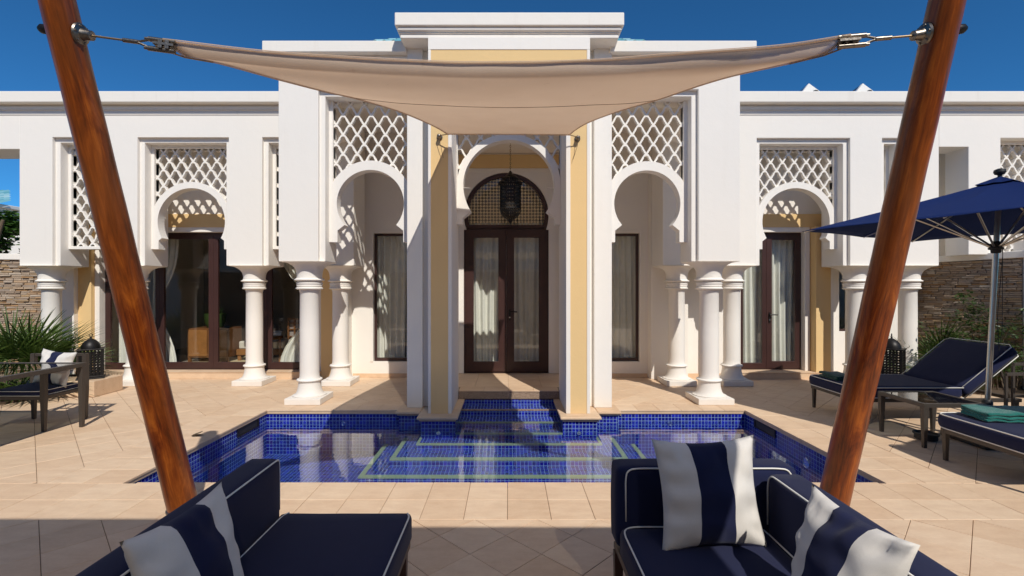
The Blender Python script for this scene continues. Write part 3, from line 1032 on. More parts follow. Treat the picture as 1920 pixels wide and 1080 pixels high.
# columns
def capital_mb(z0, z1, r0, s):
    """round neck flaring into a square abacus"""
    mb = MB(); n = 48; rings = 14
    vs, fs = [], []
    for j in range(rings + 1):
        u = j / rings
        z_ = z0 + (z1 - z0) * (1 - (1 - u) ** 1.0)
        e = 1 - sqrt(max(0, 1 - u ** 2.6))
        for i in range(n):
            a = 2 * pi * i / n
            rx, ry = r0 * cos(a), r0 * sin(a)
            m_ = max(abs(cos(a)), abs(sin(a)))
            qx, qy = s * cos(a) / m_, s * sin(a) / m_
            vs.append((rx + (qx - rx) * e, ry + (qy - ry) * e, z_))
    for j in range(rings):
        for i in range(n):
            a, b_ = j * n + i, j * n + (i + 1) % n
            fs.append((a, b_, b_ + n, a + n))
    fs.append(tuple(range(rings * n, rings * n + n)))
    return mb.add(vs, fs)
def column(x, y, top=1.961, R=.13):
    sh = [(R + .012, .325), (R + .001, .36), (R, .42), (R, 1.0), (R - .003, 1.535), (R + .004, 1.548), (R + .006, 1.575)]
    sh += [(R + .03, 1.578), (R + .052, 1.590), (R + .052, 1.600), (R + .03, 1.612), (R + .036, 1.618), (R + .042, 1.632), (R + .036, 1.642), (R + .042, 1.648), (R + .044, 1.675), (R + .03, 1.686),
           (R + .02, 1.692), (R + .055, 1.702), (R + .072, 1.712), (R + .07, 1.722), (R + .048, 1.732), (R + .042, 1.745)]
    c = MB().lathe(sh, x, y, 0, 48, cap=False).build('column', W, villa, smooth=True, angle=50)
    MB().box(x - .245, x + .245, y - .25, y + .25, .0015, .088).build('plinth', W, c, bevel=.007)
    pr = [(.222, .088), (.226, .10)]
    for i in range(13):
        u = i / 12
        pr.append((.215 - (.215 - (R + .018)) * sin(u * pi / 2) ** .8, .105 + (.185) * (1 - cos(u * pi / 2)) ** .9))
    pr += [(R + .02, .292), (R + .038, .300), (R + .042, .312), (R + .036, .322), (R + .012, .328)]
    MB().lathe(pr, x, y, 0, 48, cap=False).build('base', W, c, smooth=True, angle=50)
    capital_mb(1.742, top, R + .038, .298).xform(Matrix.Translation((x, y, 0))).build('capital', W, c, smooth=True, angle=60)
for x, y in ((-2.81, 6.79), (2.84, 6.79), (-2.81, 8.04), (2.82, 8.04), (-4.25, 8.04), (-6.24, 8.04), (-7.65, 8.04), (3.74, 8.04), (5.80, 8.04), (6.69, 8.04)):
    column(x, y)

# doors and windows
def glazing(nm, x0, x1, z0, z1, y, fw=.06, d=.06, parts=None, handle=None, mull=None):
    fr = MB().poly(rect(x0, x1, z0, z1), [hrect(x0 + fw, x1 - fw, z0 + fw * 1.3, z1 - fw)], y, y + d).build(nm, 'bronze_frame', villa, bevel=.005)
    if parts:
        for (a, b2, bw) in parts:
            lf = MB().poly(rect(a, b2, z0 + fw * .6, z1 - fw * .6), [hrect(a + bw, b2 - bw, z0 + fw * .6 + bw * 1.25, z1 - fw * .6 - bw)], y - .012, y + d * .6).build('leaf', 'bronze_frame', fr, bevel=.004)
            MB().box(a + bw - .003, b2 - bw + .003, y + .012, y + .020, z0 + fw * .6 + bw * 1.25 - .003, z1 - fw * .6 - bw + .003).build('pane', 'window_glass', fr)
    else:
        MB().box(x0 + fw - .003, x1 - fw + .003, y + .012, y + .020, z0 + fw * 1.3 - .003, z1 - fw + .003).build('pane', 'window_glass', fr)
    if handle:
        hx, hz, sd = handle
        k = MB()
        k.box(hx - .014, hx + .014, y - .024, y - .012, hz - .13, hz + .06)
        k.tube([(hx, y - .02, hz + .02), (hx, y - .055, hz + .02), (hx + sd * .03, y - .062, hz + .02), (hx + sd * .125, y - .062, hz + .018)], .011, 8)
        k.build('handle', 'black_metal', fr, smooth=True)
        MB().lathe([(.012, 0), (.012, .006), (.006, .008)], seg=12).xform(Matrix.Translation((hx, y - .024, hz - .08)) @ Matrix.Rotation(radians(90), 4, 'X')).build('lock', 'chrome', fr)
    return fr
glazing('window', -2.42, -1.40, wz0, wz1, 8.67, .045)
glazing('window', 1.40, 2.355, wz0, wz1, 8.67, .045)
glazing('window', 5.93, 6.22, .82, 2.2, 8.67, .03)
glazing('sliding_door', -7.30, -3.385, .122, 2.60, 8.69, .05, parts=[(-7.27, -6.31, .075), (-6.308, -5.335, .085), (-5.333, -4.36, .085), (-4.358, -3.41, .085)])
glazing('terrace_door', 4.15, 5.30, .122, 2.60, 8.69, .05, parts=[(4.17, 4.665, .075), (4.667, 5.28, .10)], handle=(4.72, 1.10, 1))
door = glazing('entrance_door', DC - .735, DC + .735, .125, zdoor + .03, 8.34, .05, parts=[(DC - .70, DC - .002, .135), (DC + .002, DC + .70, .135)], handle=(DC + .06, 1.17, 1))
# arched fanlight over the entrance door
ro_, ri_ = r_d - .004, r_d - .07
th1 = math.asin((zdoor + .035 - zc_d) / ro_)
ao_ = [(DC + ro_ * cos(th1 + (pi - 2 * th1) * i / 40), zc_d + ro_ * sin(th1 + (pi - 2 * th1) * i / 40)) for i in range(41)]
zi = zdoor + .085
th2 = math.asin((zi - zc_d) / ri_)
ai_ = [(DC + ri_ * cos(th2 + (pi - 2 * th2) * i / 40), zc_d + ri_ * sin(th2 + (pi - 2 * th2) * i / 40)) for i in range(41)]
fan = MB().poly(ao_, [ai_[::-1]], 8.325, 8.40).build('fanlight', 'bronze_frame', villa, bevel=.006)
pf = MB()
perf(pf, DC - ri_, DC + ri_, zi, zc_d + ri_, .056, lambda u, v: (u, 8.372, v), hole=.98, inside=lambda u, v: (u - DC) ** 2 + (v - zc_d) ** 2 < (ri_ + .012) ** 2)
pf.build('fretwork', 'fret_gold', fan, kind='stuff')
MB().poly(ai_, [], 8.378, 8.384).build('pane', 'window_glass', fan)

# steps
ent = V('entrance_step', MB().box(-.715, .730, 6.905, 6.965, .0, .121), 'granite', bevel=.008)
V('entrance_step', MB().box(-1.0, 1.0, 6.98, 8.30, .001, .118), 'granite', bevel=.003)
for i in range(4):
    for j in range(5):
        if j == 0: xa, xb, ya, yb = -.712 + i * .3605, -.712 + (i + 1) * .3605, 6.893, 7.17
        else: xa, xb, ya, yb = -1.0 + i * .5, -1.0 + (i + 1) * .5, 7.17 + (j - 1) * .2825, 7.17 + j * .2825
        mb = MB(); tile_mb(mb, [(xa + .0015, ya + .0015), (xb - .0015, ya + .0015), (xb - .0015, yb - .0015), (xa + .0015, yb - .0015)], .112, .124)
        mb.build('tile', 'deck_tile', ent)
for x0, x1, y0 in ((-7.62, -3.30, 8.44), (3.95, 5.66, 8.41)):
    n = round((x1 - x0) / .30)
    st = V('door_step', MB().box(x0, x1, y0, 8.68, .0012, .112), 'coping', bevel=.004)
    for k in range(n):
        xa, xb = x0 + (x1 - x0) * k / n, x0 + (x1 - x0) * (k + 1) / n
        MB().box(xa + .0012, xb - .0012, y0 - .012, 8.69, .113, .123).build('tile', 'deck_tile', st, bevel=.003)

# teal hipped roof and little gabled vents
V('roof_drum', MB().box(-2.6, 2.65, 10.1, 13.9, 4.56, 6.60), bevel=0)
rt = MB()
apex = Vector((0.03, 12.0, 8.0)); e0, e1, ez = -2.85, 2.9, 6.66
y0_, y1_ = 9.9, 14.1
nrow = 12
for k in range(nrow):
    u0, u1 = k / nrow, (k + 1.15) / nrow
    for (A, B) in (((e0, y0_), (e1, y0_)), ((e0, y1_), (e0, y0_)), ((e1, y0_), (e1, y1_))):
        for q in range(30):
            f0, f1 = q / 30, (q + 1) / 30
            def pt(f, u, lift):
                bx = A[0] + (B[0] - A[0]) * f; by = A[1] + (B[1] - A[1]) * f
                v = Vector((bx, by, ez)).lerp(apex, min(1, u)); v.z += lift; return v
            fm = (f0 + f1) / 2
            rt.add([pt(f0, u0, .0), pt(fm, u0, .07), pt(f1, u0, .0), pt(f1, u1, -.02), pt(fm, u1, .05), pt(f0, u1, -.02)], [(0, 1, 4, 5), (1, 2, 3, 4)])
V('roof_tiles', rt, 'teal_roof_tile', bevel=0, kind='stuff', recalc=False)
for vx in (5.66, 6.67):
    ve = V('roof_vent', MB().poly([(vx - .19, 4.6), (vx + .28, 4.6), (vx + .28, 5.22), (vx - .02, 5.44), (vx - .19, 5.22)], [], 9.0, 9.06), bevel=.006)
    MB().poly([(vx + .03, 5.05)] + [(vx + .10 + .07 * cos(pi * i / 10 ), 5.24 + .07 * sin(pi * i / 10)) for i in range(11)] + [(vx + .03, 5.2)], [], 8.985, 8.998).build('opening', 'rubber', ve)
    k = MB(); k.add([(vx - .03, 9.06, 5.43), (vx - .03, 9.9, 5.3), (vx - .30, 9.06, 5.12), (vx - .30, 9.9, 5.0)], [(0, 1, 3, 2)])
    k.build('side_slope', 'taupe_metal', ve)

# rooms behind the glass
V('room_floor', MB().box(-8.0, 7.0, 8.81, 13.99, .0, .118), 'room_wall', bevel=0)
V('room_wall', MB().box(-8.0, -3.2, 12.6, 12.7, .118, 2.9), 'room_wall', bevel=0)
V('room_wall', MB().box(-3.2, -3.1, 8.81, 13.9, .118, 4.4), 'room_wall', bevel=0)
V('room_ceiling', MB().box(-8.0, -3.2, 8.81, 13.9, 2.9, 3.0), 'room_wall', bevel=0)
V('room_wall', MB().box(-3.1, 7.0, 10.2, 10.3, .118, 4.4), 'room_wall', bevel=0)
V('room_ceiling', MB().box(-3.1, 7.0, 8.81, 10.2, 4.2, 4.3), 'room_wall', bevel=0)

# ------------------------------------------------------------------ curtains
def curtain(x0, x1, y, z0, z1, label, waves=9, amp=.035, tie=0, seed=0, mat='curtain_cloth'):
    nx, nz = waves * 8, 14
    rnd = random.Random(seed)
    ph = [rnd.uniform(.6, 1.4) for _ in range(waves + 2)]
    mb = MB(); vs, fs = [], []
    for j in range(nz + 1):
        v = j / nz
        for i in range(nx + 1):
            u = i / nx
            k = u * waves
            x = x0 + (x1 - x0) * u
            if tie:
                q = math.exp(-((v - .42) / .22) ** 2) * .72
                xt = x0 if tie < 0 else x1
                x = xt + (x - xt) * (1 - q)
            yy = y + amp * ph[int(k)] * sin(k * 2 * pi) + .012 * sin(7 * u + 3 * v + seed)
            vs.append((x + .012 * sin(v * 4 + k), yy, z0 + (z1 - z0) * v))
    for j in range(nz):
        for i in range(nx):
            a = j * (nx + 1) + i
            fs.append((a, a + 1, a + nx + 2, a + nx + 1))
    mb.add(vs, fs)
    return mb.build('curtain', mat, None, smooth='all', label=label, cat='curtain', recalc=False)
curtain(-2.46, -1.9, 8.86, .13, 2.7, 'heavy curtain bunched at the left side of the window left of the entrance', 5, .045, 0, 1)
curtain(-1.9, -1.2, 8.92, .13, 2.7, 'pale sheer curtain filling the middle of the window left of the entrance', 6, .03, 0, 2)
curtain(DC - .74, DC + .0, 8.52, .13, 2.75, 'cream curtain behind the left leaf of the entrance door', 6, .035, 0, 3)
curtain(DC + .02, DC + .76, 8.52, .13, 2.75, 'cream curtain behind the right leaf of the entrance door', 6, .035, 0, 4)
curtain(1.3, 2.42, 8.88, .13, 2.7, 'beige curtain behind the window right of the entrance', 9, .045, 0, 5)
curtain(4.16, 4.70, 8.86, .13, 2.7, 'pale curtain behind the fixed pane beside the right wing door', 5, .04, 0, 6)
curtain(4.70, 5.34, 8.86, .13, 2.7, 'pale curtain behind the glass leaf with the handle in the right wing', 6, .04, 0, 7)
curtain(-7.3, -6.65, 8.98, .13, 2.7, 'white curtain at the far left end of the glazed living room doors', 6, .04, -1, 8)
curtain(-6.62, -6.15, 8.95, .13, 2.75, 'pale curtain tied back to the left of the wooden chest in the living room', 5, .04, -1, 9)
curtain(-4.3, -3.45, 8.98, .13, 2.75, 'beige curtain at the right end of the glazed living room doors', 6, .04, 1, 10)

# ------------------------------------------------------------------ living room furniture seen through the left doors
ch = thing('chest', (-5.95, 9.75, .118), 'low brown wooden chest just inside the left glass doors', 'chest')
MB().box(-6.35, -5.55, 9.5, 10.0, .22, .80).build('carcass', 'wood_dark', ch, bevel=.01)
for k in range(2):
    MB().box(-6.32 + k * .39, -5.96 + k * .39, 9.485, 9.499, .25, .77).build('drawer_front', 'wood_warm', ch, bevel=.006)
for x in (-6.32, -5.58):
    for y in (9.53, 9.97):
        MB().box(x - .025, x + .025, y - .025, y + .025, .118, .22).build('leg', 'wood_dark', ch)
pt_ = thing('planter_basket', (-5.95, 9.75, .8), 'olive basket with a leafy plant on the brown chest', 'basket')
MB().lathe([(.14, 0), (.19, .12), (.20, .28), (.185, .28), (.17, .15)], -5.95, 9.75, .8, 24).build('basket', 'shrub_leaf', pt_, smooth=True)
lm = MB()
for k in range(26):
    a = random.uniform(0, 2 * pi); l = random.uniform(.12, .3)
    p0 = Vector((-5.95 + .08 * cos(a), 9.75 + .08 * sin(a), 1.05)); d = Vector((cos(a) * .5, sin(a) * .5, 1)).normalized()
    sd = Vector((-sin(a), cos(a), 0)) * .012
    lm.add([p0 - sd, p0 + sd, p0 + d * l], [(0, 1, 2)])
lm.build('foliage', 'shrub_leaf', pt_)
db = thing('daybed', (-4.9, 10.2, .118), 'wooden daybed with a pale mattress in the living room', 'daybed')
MB().box(-5.5, -4.5, 9.7, 10.5, .24, .36).build('frame', 'wood_warm', db, bevel=.01)
MB().box(-5.47, -4.53, 9.73, 10.47, .36, .52).build('mattress', 'cream_fabric', db, bevel=.03, seg=3)
for x in (-5.45, -4.55):
    for y in (9.75, 10.45):
        MB().box(x - .03, x + .03, y - .03, y + .03, .118, .24).build('leg', 'wood_warm', db)
MB().lathe([(.02, -.36), (.09, -.35), (.105, -.2), (.105, .2), (.09, .35), (.02, .36)], seg=20).xform(Matrix.Translation((-5.0, 9.9, .62)) @ Matrix.Rotation(radians(90), 4, 'Y')).build('bolster', 'ivory_fabric', None, smooth=True, label='white cylindrical bolster lying on the pale daybed', cat='cushion')
tb = thing('side_table', (-4.75, 9.35, .118), 'small round-legged wooden table in front of the daybed', 'table')
MB().box(-5.02, -4.5, 9.15, 9.6, .60, .65).build('table_top', 'wood_warm', tb, bevel=.01)
for x in (-4.97, -4.55):
    for y in (9.2, 9.55):
        MB().tube([(x, y, .118), (x + .02, y, .35), (x, y, .60)], [.022, .016, .026], 10).build('leg', 'wood_warm', tb, smooth=True)
ac = thing('fretwork_chair', (-4.02, 9.5, .118), 'dining chair with a striped fretwork back inside the narrow left glass pane', 'chair')
MB().box(-4.27, -3.77, 9.3, 9.75, .53, .61).build('seat', 'chair_stripe', ac, bevel=.02)
bk = MB()
for x in (-4.26, -4.14, -4.02, -3.90, -3.78):
    bk.box(x - .014, x + .014, 9.29, 9.32, .61, 1.02)
for zz in (.66, .80, .92, 1.0):
    bk.box(-4.27, -3.77, 9.288, 9.322, zz - .012, zz + .012)
bk.build('backrest', 'wood_dark', ac)
MB().box(-4.25, -3.79, 9.325, 9.35, .63, 1.0).build('back_pad', 'chair_stripe', ac, bevel=.008)
for x in (-4.25, -3.79):
    for y in (9.32, 9.73):
        MB().box(x - .02, x + .02, y - .02, y + .02, .118, .53).build('leg', 'wood_dark', ac)
MB().box(-6.4, -3.6, 9.0, 10.9, .119, .13).build('rug', 'rug', None, label='pale rug on the living room floor behind the left glass doors', cat='rug')

# ------------------------------------------------------------------ garden walls with split stone cladding
def stone_wall(a, b2, ztop, label, n_parts=300, seed=3, th=.25, zt2=None, zlow=0.0, h=.11):
    rnd = random.Random(seed)
    a = Vector((a[0], a[1], 0)); b2 = Vector((b2[0], b2[1], 0))
    d = b2 - a; L = d.length; d.normalize()
    nrm = Vector((d.y, -d.x, 0))              # towards the terrace
    if nrm.dot(Vector((0, 3, 0)) - a) < 0: nrm = -nrm
    wl = thing('garden_wall', (a + b2) / 2, label, 'wall')
    zt2 = zt2 or ztop
    def P(s, o, z_): return a + d * s + nrm * o + Vector((0, 0, z_))
    k = MB(); k.add([P(0, -th, 0), P(L, -th, 0), P(L, 0, 0), P(0, 0, 0), P(0, -th, ztop), P(L, -th, zt2), P(L, 0, zt2), P(0, 0, ztop)],
                    [(0, 1, 2, 3), (4, 5, 6, 7), (0, 1, 5, 4), (1, 2, 6, 5), (2, 3, 7, 6), (3, 0, 4, 7)])
    k.build('core', 'dark_room', wl)
    c = MB()
    c.add([P(-.05, -th - .04, ztop + .001), P(L + .05, -th - .04, zt2 + .001), P(L + .05, .06, zt2 + .001), P(-.05, .06, ztop + .001),
           P(-.05, -th - .04, ztop + h), P(L + .05, -th - .04, zt2 + h), P(L + .05, .06, zt2 + h), P(-.05, .06, ztop + h)],
          [(0, 1, 2, 3), (4, 5, 6, 7), (0, 1, 5, 4), (1, 2, 6, 5), (2, 3, 7, 6), (3, 0, 4, 7)])
    c.build('coping', W, wl, bevel=.01)
    z_ = zlow; stones = []
    while z_ < max(ztop, zt2) - .01:
        hh = rnd.uniform(.024, .042)
        s = -rnd.uniform(0, .2)
        while s < L:
            ll = rnd.uniform(.07, .22)
            s0, s1 = max(0, s), min(L, s + ll)
            zl = min(z_ + hh, ztop + (zt2 - ztop) * (s0 + s1) / 2 / L)
            if s1 - s0 > .02 and zl - z_ > .01: stones.append((s0, s1, z_, zl, rnd.uniform(.012, .05)))
            s += ll
        z_ += hh
    def one(mb, st):
        s0, s1, za, zb, o = st
        j = lambda: rnd.uniform(-.004, .004)
        e = .0015
        vs = [P(s0 + e, 0, za + e), P(s1 - e, 0, za + e), P(s1 - e, 0, zb - e), P(s0 + e, 0, zb - e)]
        vs += [P(s0 + e + .003, o + j(), za + e + .002), P(s1 - e - .003, o + j(), za + e + .002), P(s1 - e - .003, o + j(), zb - e - .003), P(s0 + e + .003, o + j(), zb - e - .003)]
        mb.add(vs, [(4, 5, 6, 7), (0, 1, 5, 4), (1, 2, 6, 5), (2, 3, 7, 6), (3, 0, 4, 7)])
    vx = lambda s_: 953 + 900 * P((s_[0] + s_[1]) / 2, 0, 0).x / max(.1, P((s_[0] + s_[1]) / 2, 0, 0).y)
    stones.sort(key=lambda s_: (not (-25 < vx(s_) < 1930), -s_[2]))
    for st in stones[:n_parts]:
        mb = MB(); one(mb, st); mb.build('stone', 'ledge_stone', wl)
    mb = MB()
    for st in stones[n_parts:]: one(mb, st)
    if mb.v: mb.build('lower_stones', 'ledge_stone', wl, kind='stuff')
    return wl
stone_wall((-11.0, 8.0), (-7.7, 8.86), 2.10, 'sunlit split-stone garden wall with white coping at the left edge')
stone_wall((7.22, 9.16), (7.98, 7.45), 2.03, 'shaded split-stone garden wall with white coping behind the umbrella pole', zt2=2.07, seed=5)
MB().box(7.99, 8.4, 7.2, 7.6, 0, 2.34).build('gate_pier', W, None, bevel=.01, label='plain white pier at the right edge beside the shaded stone wall', cat='pier')
# the wall behind the viewpoint, seen mirrored in the glass doors
stone_wall((14, -4.0), (-14, -4.0), 2.3, 'long stone garden wall behind the viewpoint, mirrored in the glass doors', n_parts=0, seed=9, zlow=.6)
MB().box(-34, 34, -9.2, -8, 0, 6.6).build('rear_house', W, None, bevel=.02, label='plain house wall behind the viewpoint, seen only as a reflection', cat='house')
# awning over the sofas (its front edge draws the shade line on the paving)
aw = thing('terrace_awning', (0, -1.5, 0), 'flat canopy behind the viewpoint that shades the sofas', 'awning')
MB().poly([(-7, .66), (-.02, .66), (-.02, .545), (1.74, .545), (1.74, -3.5), (-7, -3.5)], [], 2.80, 2.803, 'z').build('roof', 'awning_cloth', aw)
for x in (-6.9, 1.64):
    MB().box(x - .05, x + .05, -3.45, -3.35, 0, 2.8).build('post', 'bronze_frame', aw)

# ------------------------------------------------------------------ sail posts
def sail_post(base, top, label, side):
    base, top = Vector(base), Vector(top)
    d = (top - base); L = d.length
    t_ = thing('sail_post', base, label, 'post', 'timber posts of the shade sail')
    seg = 48; vs, fs = [], []
    nr = 24
    mb = MB()
    prof = [(.0965 - .0225 * i / nr + .0008 * sin(i * 1.7), L * i / nr) for i in range(nr + 1)]
    mb.lathe(prof, 0, 0, 0, seg)
    sh = mb.build('shaft', 'varnished_timber', t_, smooth=True, recenter=False)
    sh.location = (0, 0, 0)
    q = d.to_track_quat('Z', 'Y')
    sh.rotation_euler = q.to_euler()
    mb = MB().lathe([(.110, 0), (.110, .012), (.103, .02), (.103, .05)], base.x, base.y, .001, 32)
    mb.build('base_plate', 'worn_steel', t_, smooth=True)
    # through bolt with plate and socket towards the sail
    p = base + d * (2.895 / top.z)
    ax = (Vector((1, .05, -.12)) if side < 0 else Vector((-1, .05, -.12))).normalized()
    R = ax.to_track_quat('Z', 'Y').to_matrix().to_4x4()
    k = MB().lathe([(.052, 0), (.054, .004), (.050, .012), (.030, .02), (.030, .022), (.026, .03), (.024, .062), (.016, .064)], seg=28).xform(Matrix.Translation(p + ax * .070) @ R)
    for i in range(6):
        a = i * pi / 3
        k.add([], [])
        s2 = MB().lathe([(.007, 0), (.007, .008), (.003, .011)], seg=8).xform(Matrix.Translation(p + ax * .080) @ R @ Matrix.Translation((.041 * cos(a), .041 * sin(a), 0)))
        k.add(s2.v, s2.f)
    k.build('fitting', 'worn_steel', t_, smooth=True)
    MB().lathe([(.022, 0), (.024, .02), (.023, .045), (.012, .060), (.004, .062)], seg=20).xform(Matrix.Translation(p - ax * .068) @ (-ax).to_track_quat('Z', 'Y').to_matrix().to_4x4()).build('cap_nut', 'black_metal', t_, smooth=True)
    return p + ax * .130, t_
topd = 1.015
def ext(b_, t2): 
    b_, t2 = Vector(b_), Vector(t2); return b_ + (t2 - b_) * topd
LB, LT = (-2.345, 3.47, 0), (-2.237, 2.38, 3.03)
RB_, RT = (2.337, 3.47, 0), (2.176, 2.38, 3.03)
pL, postL = sail_post(LB, ext(LB, LT), 'leaning varnished timber post on the left, holding the left end of the sail', -1)
pR, postR = sail_post(RB_, ext(RB_, RT), 'leaning varnished timber post on the right, in front of the blue umbrella', 1)

# ------------------------------------------------------------------ shade sail
TL = Vector((-1.79, 2.50, 2.862)); TR = Vector((1.775, 2.50, 2.885))
AL = Vector((-.755, 5.98, 3.515)); AR = Vector((.762, 5.98, 3.507))
near = [TL + Vector((0, -.012, .025)), (-1.289, 2.68, 2.914), (-.611, 2.85, 2.952), (-.172, 2.92, 2.971), (.474, 2.90, 2.974), (1.06, 2.75, 2.95), (1.48, 2.61, 2.917), TR + Vector((0, -.012, .025))]
left = [TL + Vector((0, .02, -.03)), (-1.66, 2.70, 2.875), (-1.443, 3.0, 2.907), (-1.284, 3.4, 2.99), (-1.193, 3.85, 3.114), (-1.027, 4.6, 3.287), (-.848, 5.45, 3.441), AL]
right = [TR + Vector((0, .02, -.03)), (1.569, 2.68, 2.857), (1.40, 2.93, 2.905), (1.294, 3.2, 2.958), (1.172, 3.7, 3.06), (.983, 4.4, 3.213), (.855, 5.1, 3.362), (.79, 5.6, 3.45), AR]
backc = [AL, (-.3, 5.93, 3.50), (.3, 5.93, 3.497), AR]
NU, NV = 56, 44
cN, cB = catmull(near, NU), catmull(backc, NU)
cL, cR = catmull(left, NV), catmull(right, NV)
cL[0] = cN[0]; cR[0] = cN[-1]
sail = thing('shade_sail', (0, 4.5, 0), 'taut beige shade sail stretched above the pool between two timber posts', 'shade sail')
vs, fs = [], []
for j in range(NV + 1):
    v = j / NV
    for i in range(NU + 1):
        u = i / NU
        p = cN[i] * (1 - v) + cB[i] * v + cL[j] * (1 - u) + cR[j] * u
        p -= (cN[0] * (1 - u) * (1 - v) + cN[-1] * u * (1 - v) + cB[0] * (1 - u) * v + cB[-1] * u * v)
        p.z += -.012 * sin(pi * u) * sin(pi * v) + .003 * noise.noise(Vector((u * 9, v * 7, 1)))
        vs.append(p)
for j in range(NV):
    for i in range(NU):
        a = j * (NU + 1) + i
        fs.append((a, a + 1, a + NU + 2, a + NU + 1))
cl = MB().add(vs, fs).build('cloth', 'sail_cloth', sail, smooth='all')
sd = cl.modifiers.new('thick', 'SOLIDIFY'); sd.thickness = .0025; sd.offset = 0
for nm, cv in (('hem', cN), ('hem', cL), ('hem', cR), ('hem', cB)):
    MB().tube([tuple(p) for p in cv], .0085, 8).build(nm, 'sail_cloth', sail, smooth='all')
jj = int(NV * .40)
MB().tube([tuple(vs[jj * (NU + 1) + i] - Vector((0, 0, .0035))) for i in range(NU + 1)], .0022, 5).build('seam', 'grout', sail)
# corner clamps and cables to the posts
for tip, pp, sgn in ((TL, pL, -1), (TR, pR, 1)):
    ax = (pp - tip).normalized()
    sdv = ax.cross(Vector((0, 0, 1))).normalized(); up = sdv.cross(ax)
    k = MB()
    k.beam(tip - ax * .05, tip + ax * .045, .05, .012)
    for o_ in (.024, -.024):
        k.tube([tip - ax * .05 + up * o_, tip + ax * .075 + up * o_], .013, 12)
        k.tube([tip + ax * .075 + up * o_, tip + ax * .092 + up * o_], .008, 10)
    for o_ in (-.02, .012):
        k.obox(tip + ax * o_ - sdv * .016, ax * .009, sdv * .008, up * .022)
    k.tube([tip + ax * .07 + up * .02, tip + ax * .13], .006, 8); k.tube([tip + ax * .07 - up * .02, tip + ax * .13], .006, 8)
    k.build('corner_clamp', 'worn_steel', sail, smooth=True)
    MB().tube([tip + ax * .12, tip + ax * .19], .011, 12).build('cable_end', 'worn_steel', sail, smooth=True)
    MB().tube([tip + ax * .18, pp], .0055, 8).build('cable', 'cable', sail, smooth=True)
    # wire loop under the tip
    e = left if sgn < 0 else right
    MB().tube([tip - up * .024, tip * .6 + Vector(e[1]) * .4 + Vector((0, 0, -.028)), Vector(e[1]) + Vector((0, 0, -.006))], .004, 6).build('edge_wire', 'cable', sail)
# brackets on the building and laced rope to the two rear corners
for cn, xb_, zb_ in ((AL, -.872, 3.515), (AR, .878, 3.495)):
    br = MB().lathe([(.036, 0), (.038, .01), (.034, .016), (.026, .02), (.025, .075), (.018, .085), (.009, .09)], seg=24).xform(Matrix.Translation((xb_, 6.107, zb_)) @ Matrix.Rotation(radians(90), 4, 'X'))
    br.build('wall_bracket', 'worn_steel', villa, smooth=True)
    e_ = Vector((xb_, 6.03, zb_))
    MB().tube([e_, cn], .006, 8).build('corner_cable', 'cable', sail)
    ln = Vector((-.30 if xb_ > 0 else .30, 0, 0))
    zz = [cn + ln * (i / 22) + Vector((0, -.03, .006 * (-1) ** i + .001)) for i in range(23)]
    MB().tube(zz, .0035, 5).build('lacing', 'rubber', sail)
    MB().tube([e_ + Vector((0, -.01, -.02)), e_ + Vector((.02 if xb_ < 0 else -.01, 0, -.11)), e_ + Vector((.05 if xb_ < 0 else -.06, .04, -.27))], .003, 6).build('loose_cord', 'cable', sail)

# ------------------------------------------------------------------ hanging lantern
LX, LY = .033, 7.5
hl = thing('hanging_lantern', (LX, LY, 2.57), 'dark pierced metal lantern hanging on a chain in front of the entrance door', 'lantern')
def ringpt(a, r, z_): return Vector((LX + r * cos(a), LY + r * sin(a), z_))
k = MB()
for f in range(8):
    a0, a1 = 2 * pi * (f + .5) / 8, 2 * pi * (f + 1.5) / 8
    perf(k, 0, 1, 0, 1, .135, (lambda a0, a1: lambda u, v: ringpt(a0, .165, 0).lerp(ringpt(a1, .165, 0), u * .86 + .07) + Vector((0, 0, 2.84 + .37 * v)))(a0, a1), hole=.62)
k.build('pierced_panels', 'black_metal', hl, kind='stuff')
k = MB()
for f in range(8):
    a0, a1 = 2 * pi * (f + .5) / 8, 2 * pi * (f + 1.5) / 8
    k.tube([ringpt(a0, .168, 2.82), ringpt(a0, .168, 3.215)], .009, 6)
    k.tube([ringpt(a0, .17, 3.215), ringpt(a1, .17, 3.215)], .012, 6); k.tube([ringpt(a0, .17, 2.83), ringpt(a1, .17, 2.83)], .012, 6)
    k.tube([ringpt(a0, .195, 3.235), ringpt(a1, .195, 3.235)], .010, 6)
k.build('frame', 'black_metal', hl, smooth=True)
def oct_perf(prof, n=8, cell=.18):
    mb = MB()
    for f in range(n):
        a0, a1 = 2 * pi * (f + .5) / n, 2 * pi * (f + 1.5) / n
        for (r0, z0), (r1, z1) in zip(prof, prof[1:]):
            perf(mb, 0, 1, 0, 1, .25, (lambda a0, a1, r0, z0, r1, z1: lambda u, v: ringpt(a0 + (a1 - a0) * u, r0 + (r1 - r0) * v, z0 + (z1 - z0) * v))(a0, a1, r0, z0, r1, z1), hole=.6)
    return mb
oct_perf([(.19, 3.235), (.165, 3.25), (.145, 3.30), (.095, 3.345), (.035, 3.385), (.012, 3.43)]).build('dome', 'black_metal', hl, kind='stuff')
oct_perf([(.165, 2.82), (.155, 2.77), (.12, 2.715), (.05, 2.665), (.012, 2.61), (.004, 2.567)]).build('finial', 'black_metal', hl, kind='stuff')
cz = 3.43; i = 0
while cz < 3.93:
    c = MB(); pts = []
    for q in range(13):
        a = 2 * pi * q / 12
        w_ = .010 * cos(a); h_ = .021 * sin(a)
        pts.append((LX + (w_ if i % 2 else 0), LY + (0 if i % 2 else w_), cz + .02 + h_))
    c.tube(pts, .0034, 5, cap=False); c.build('chain_link', 'cable', hl, smooth='all')
    cz += .033; i += 1

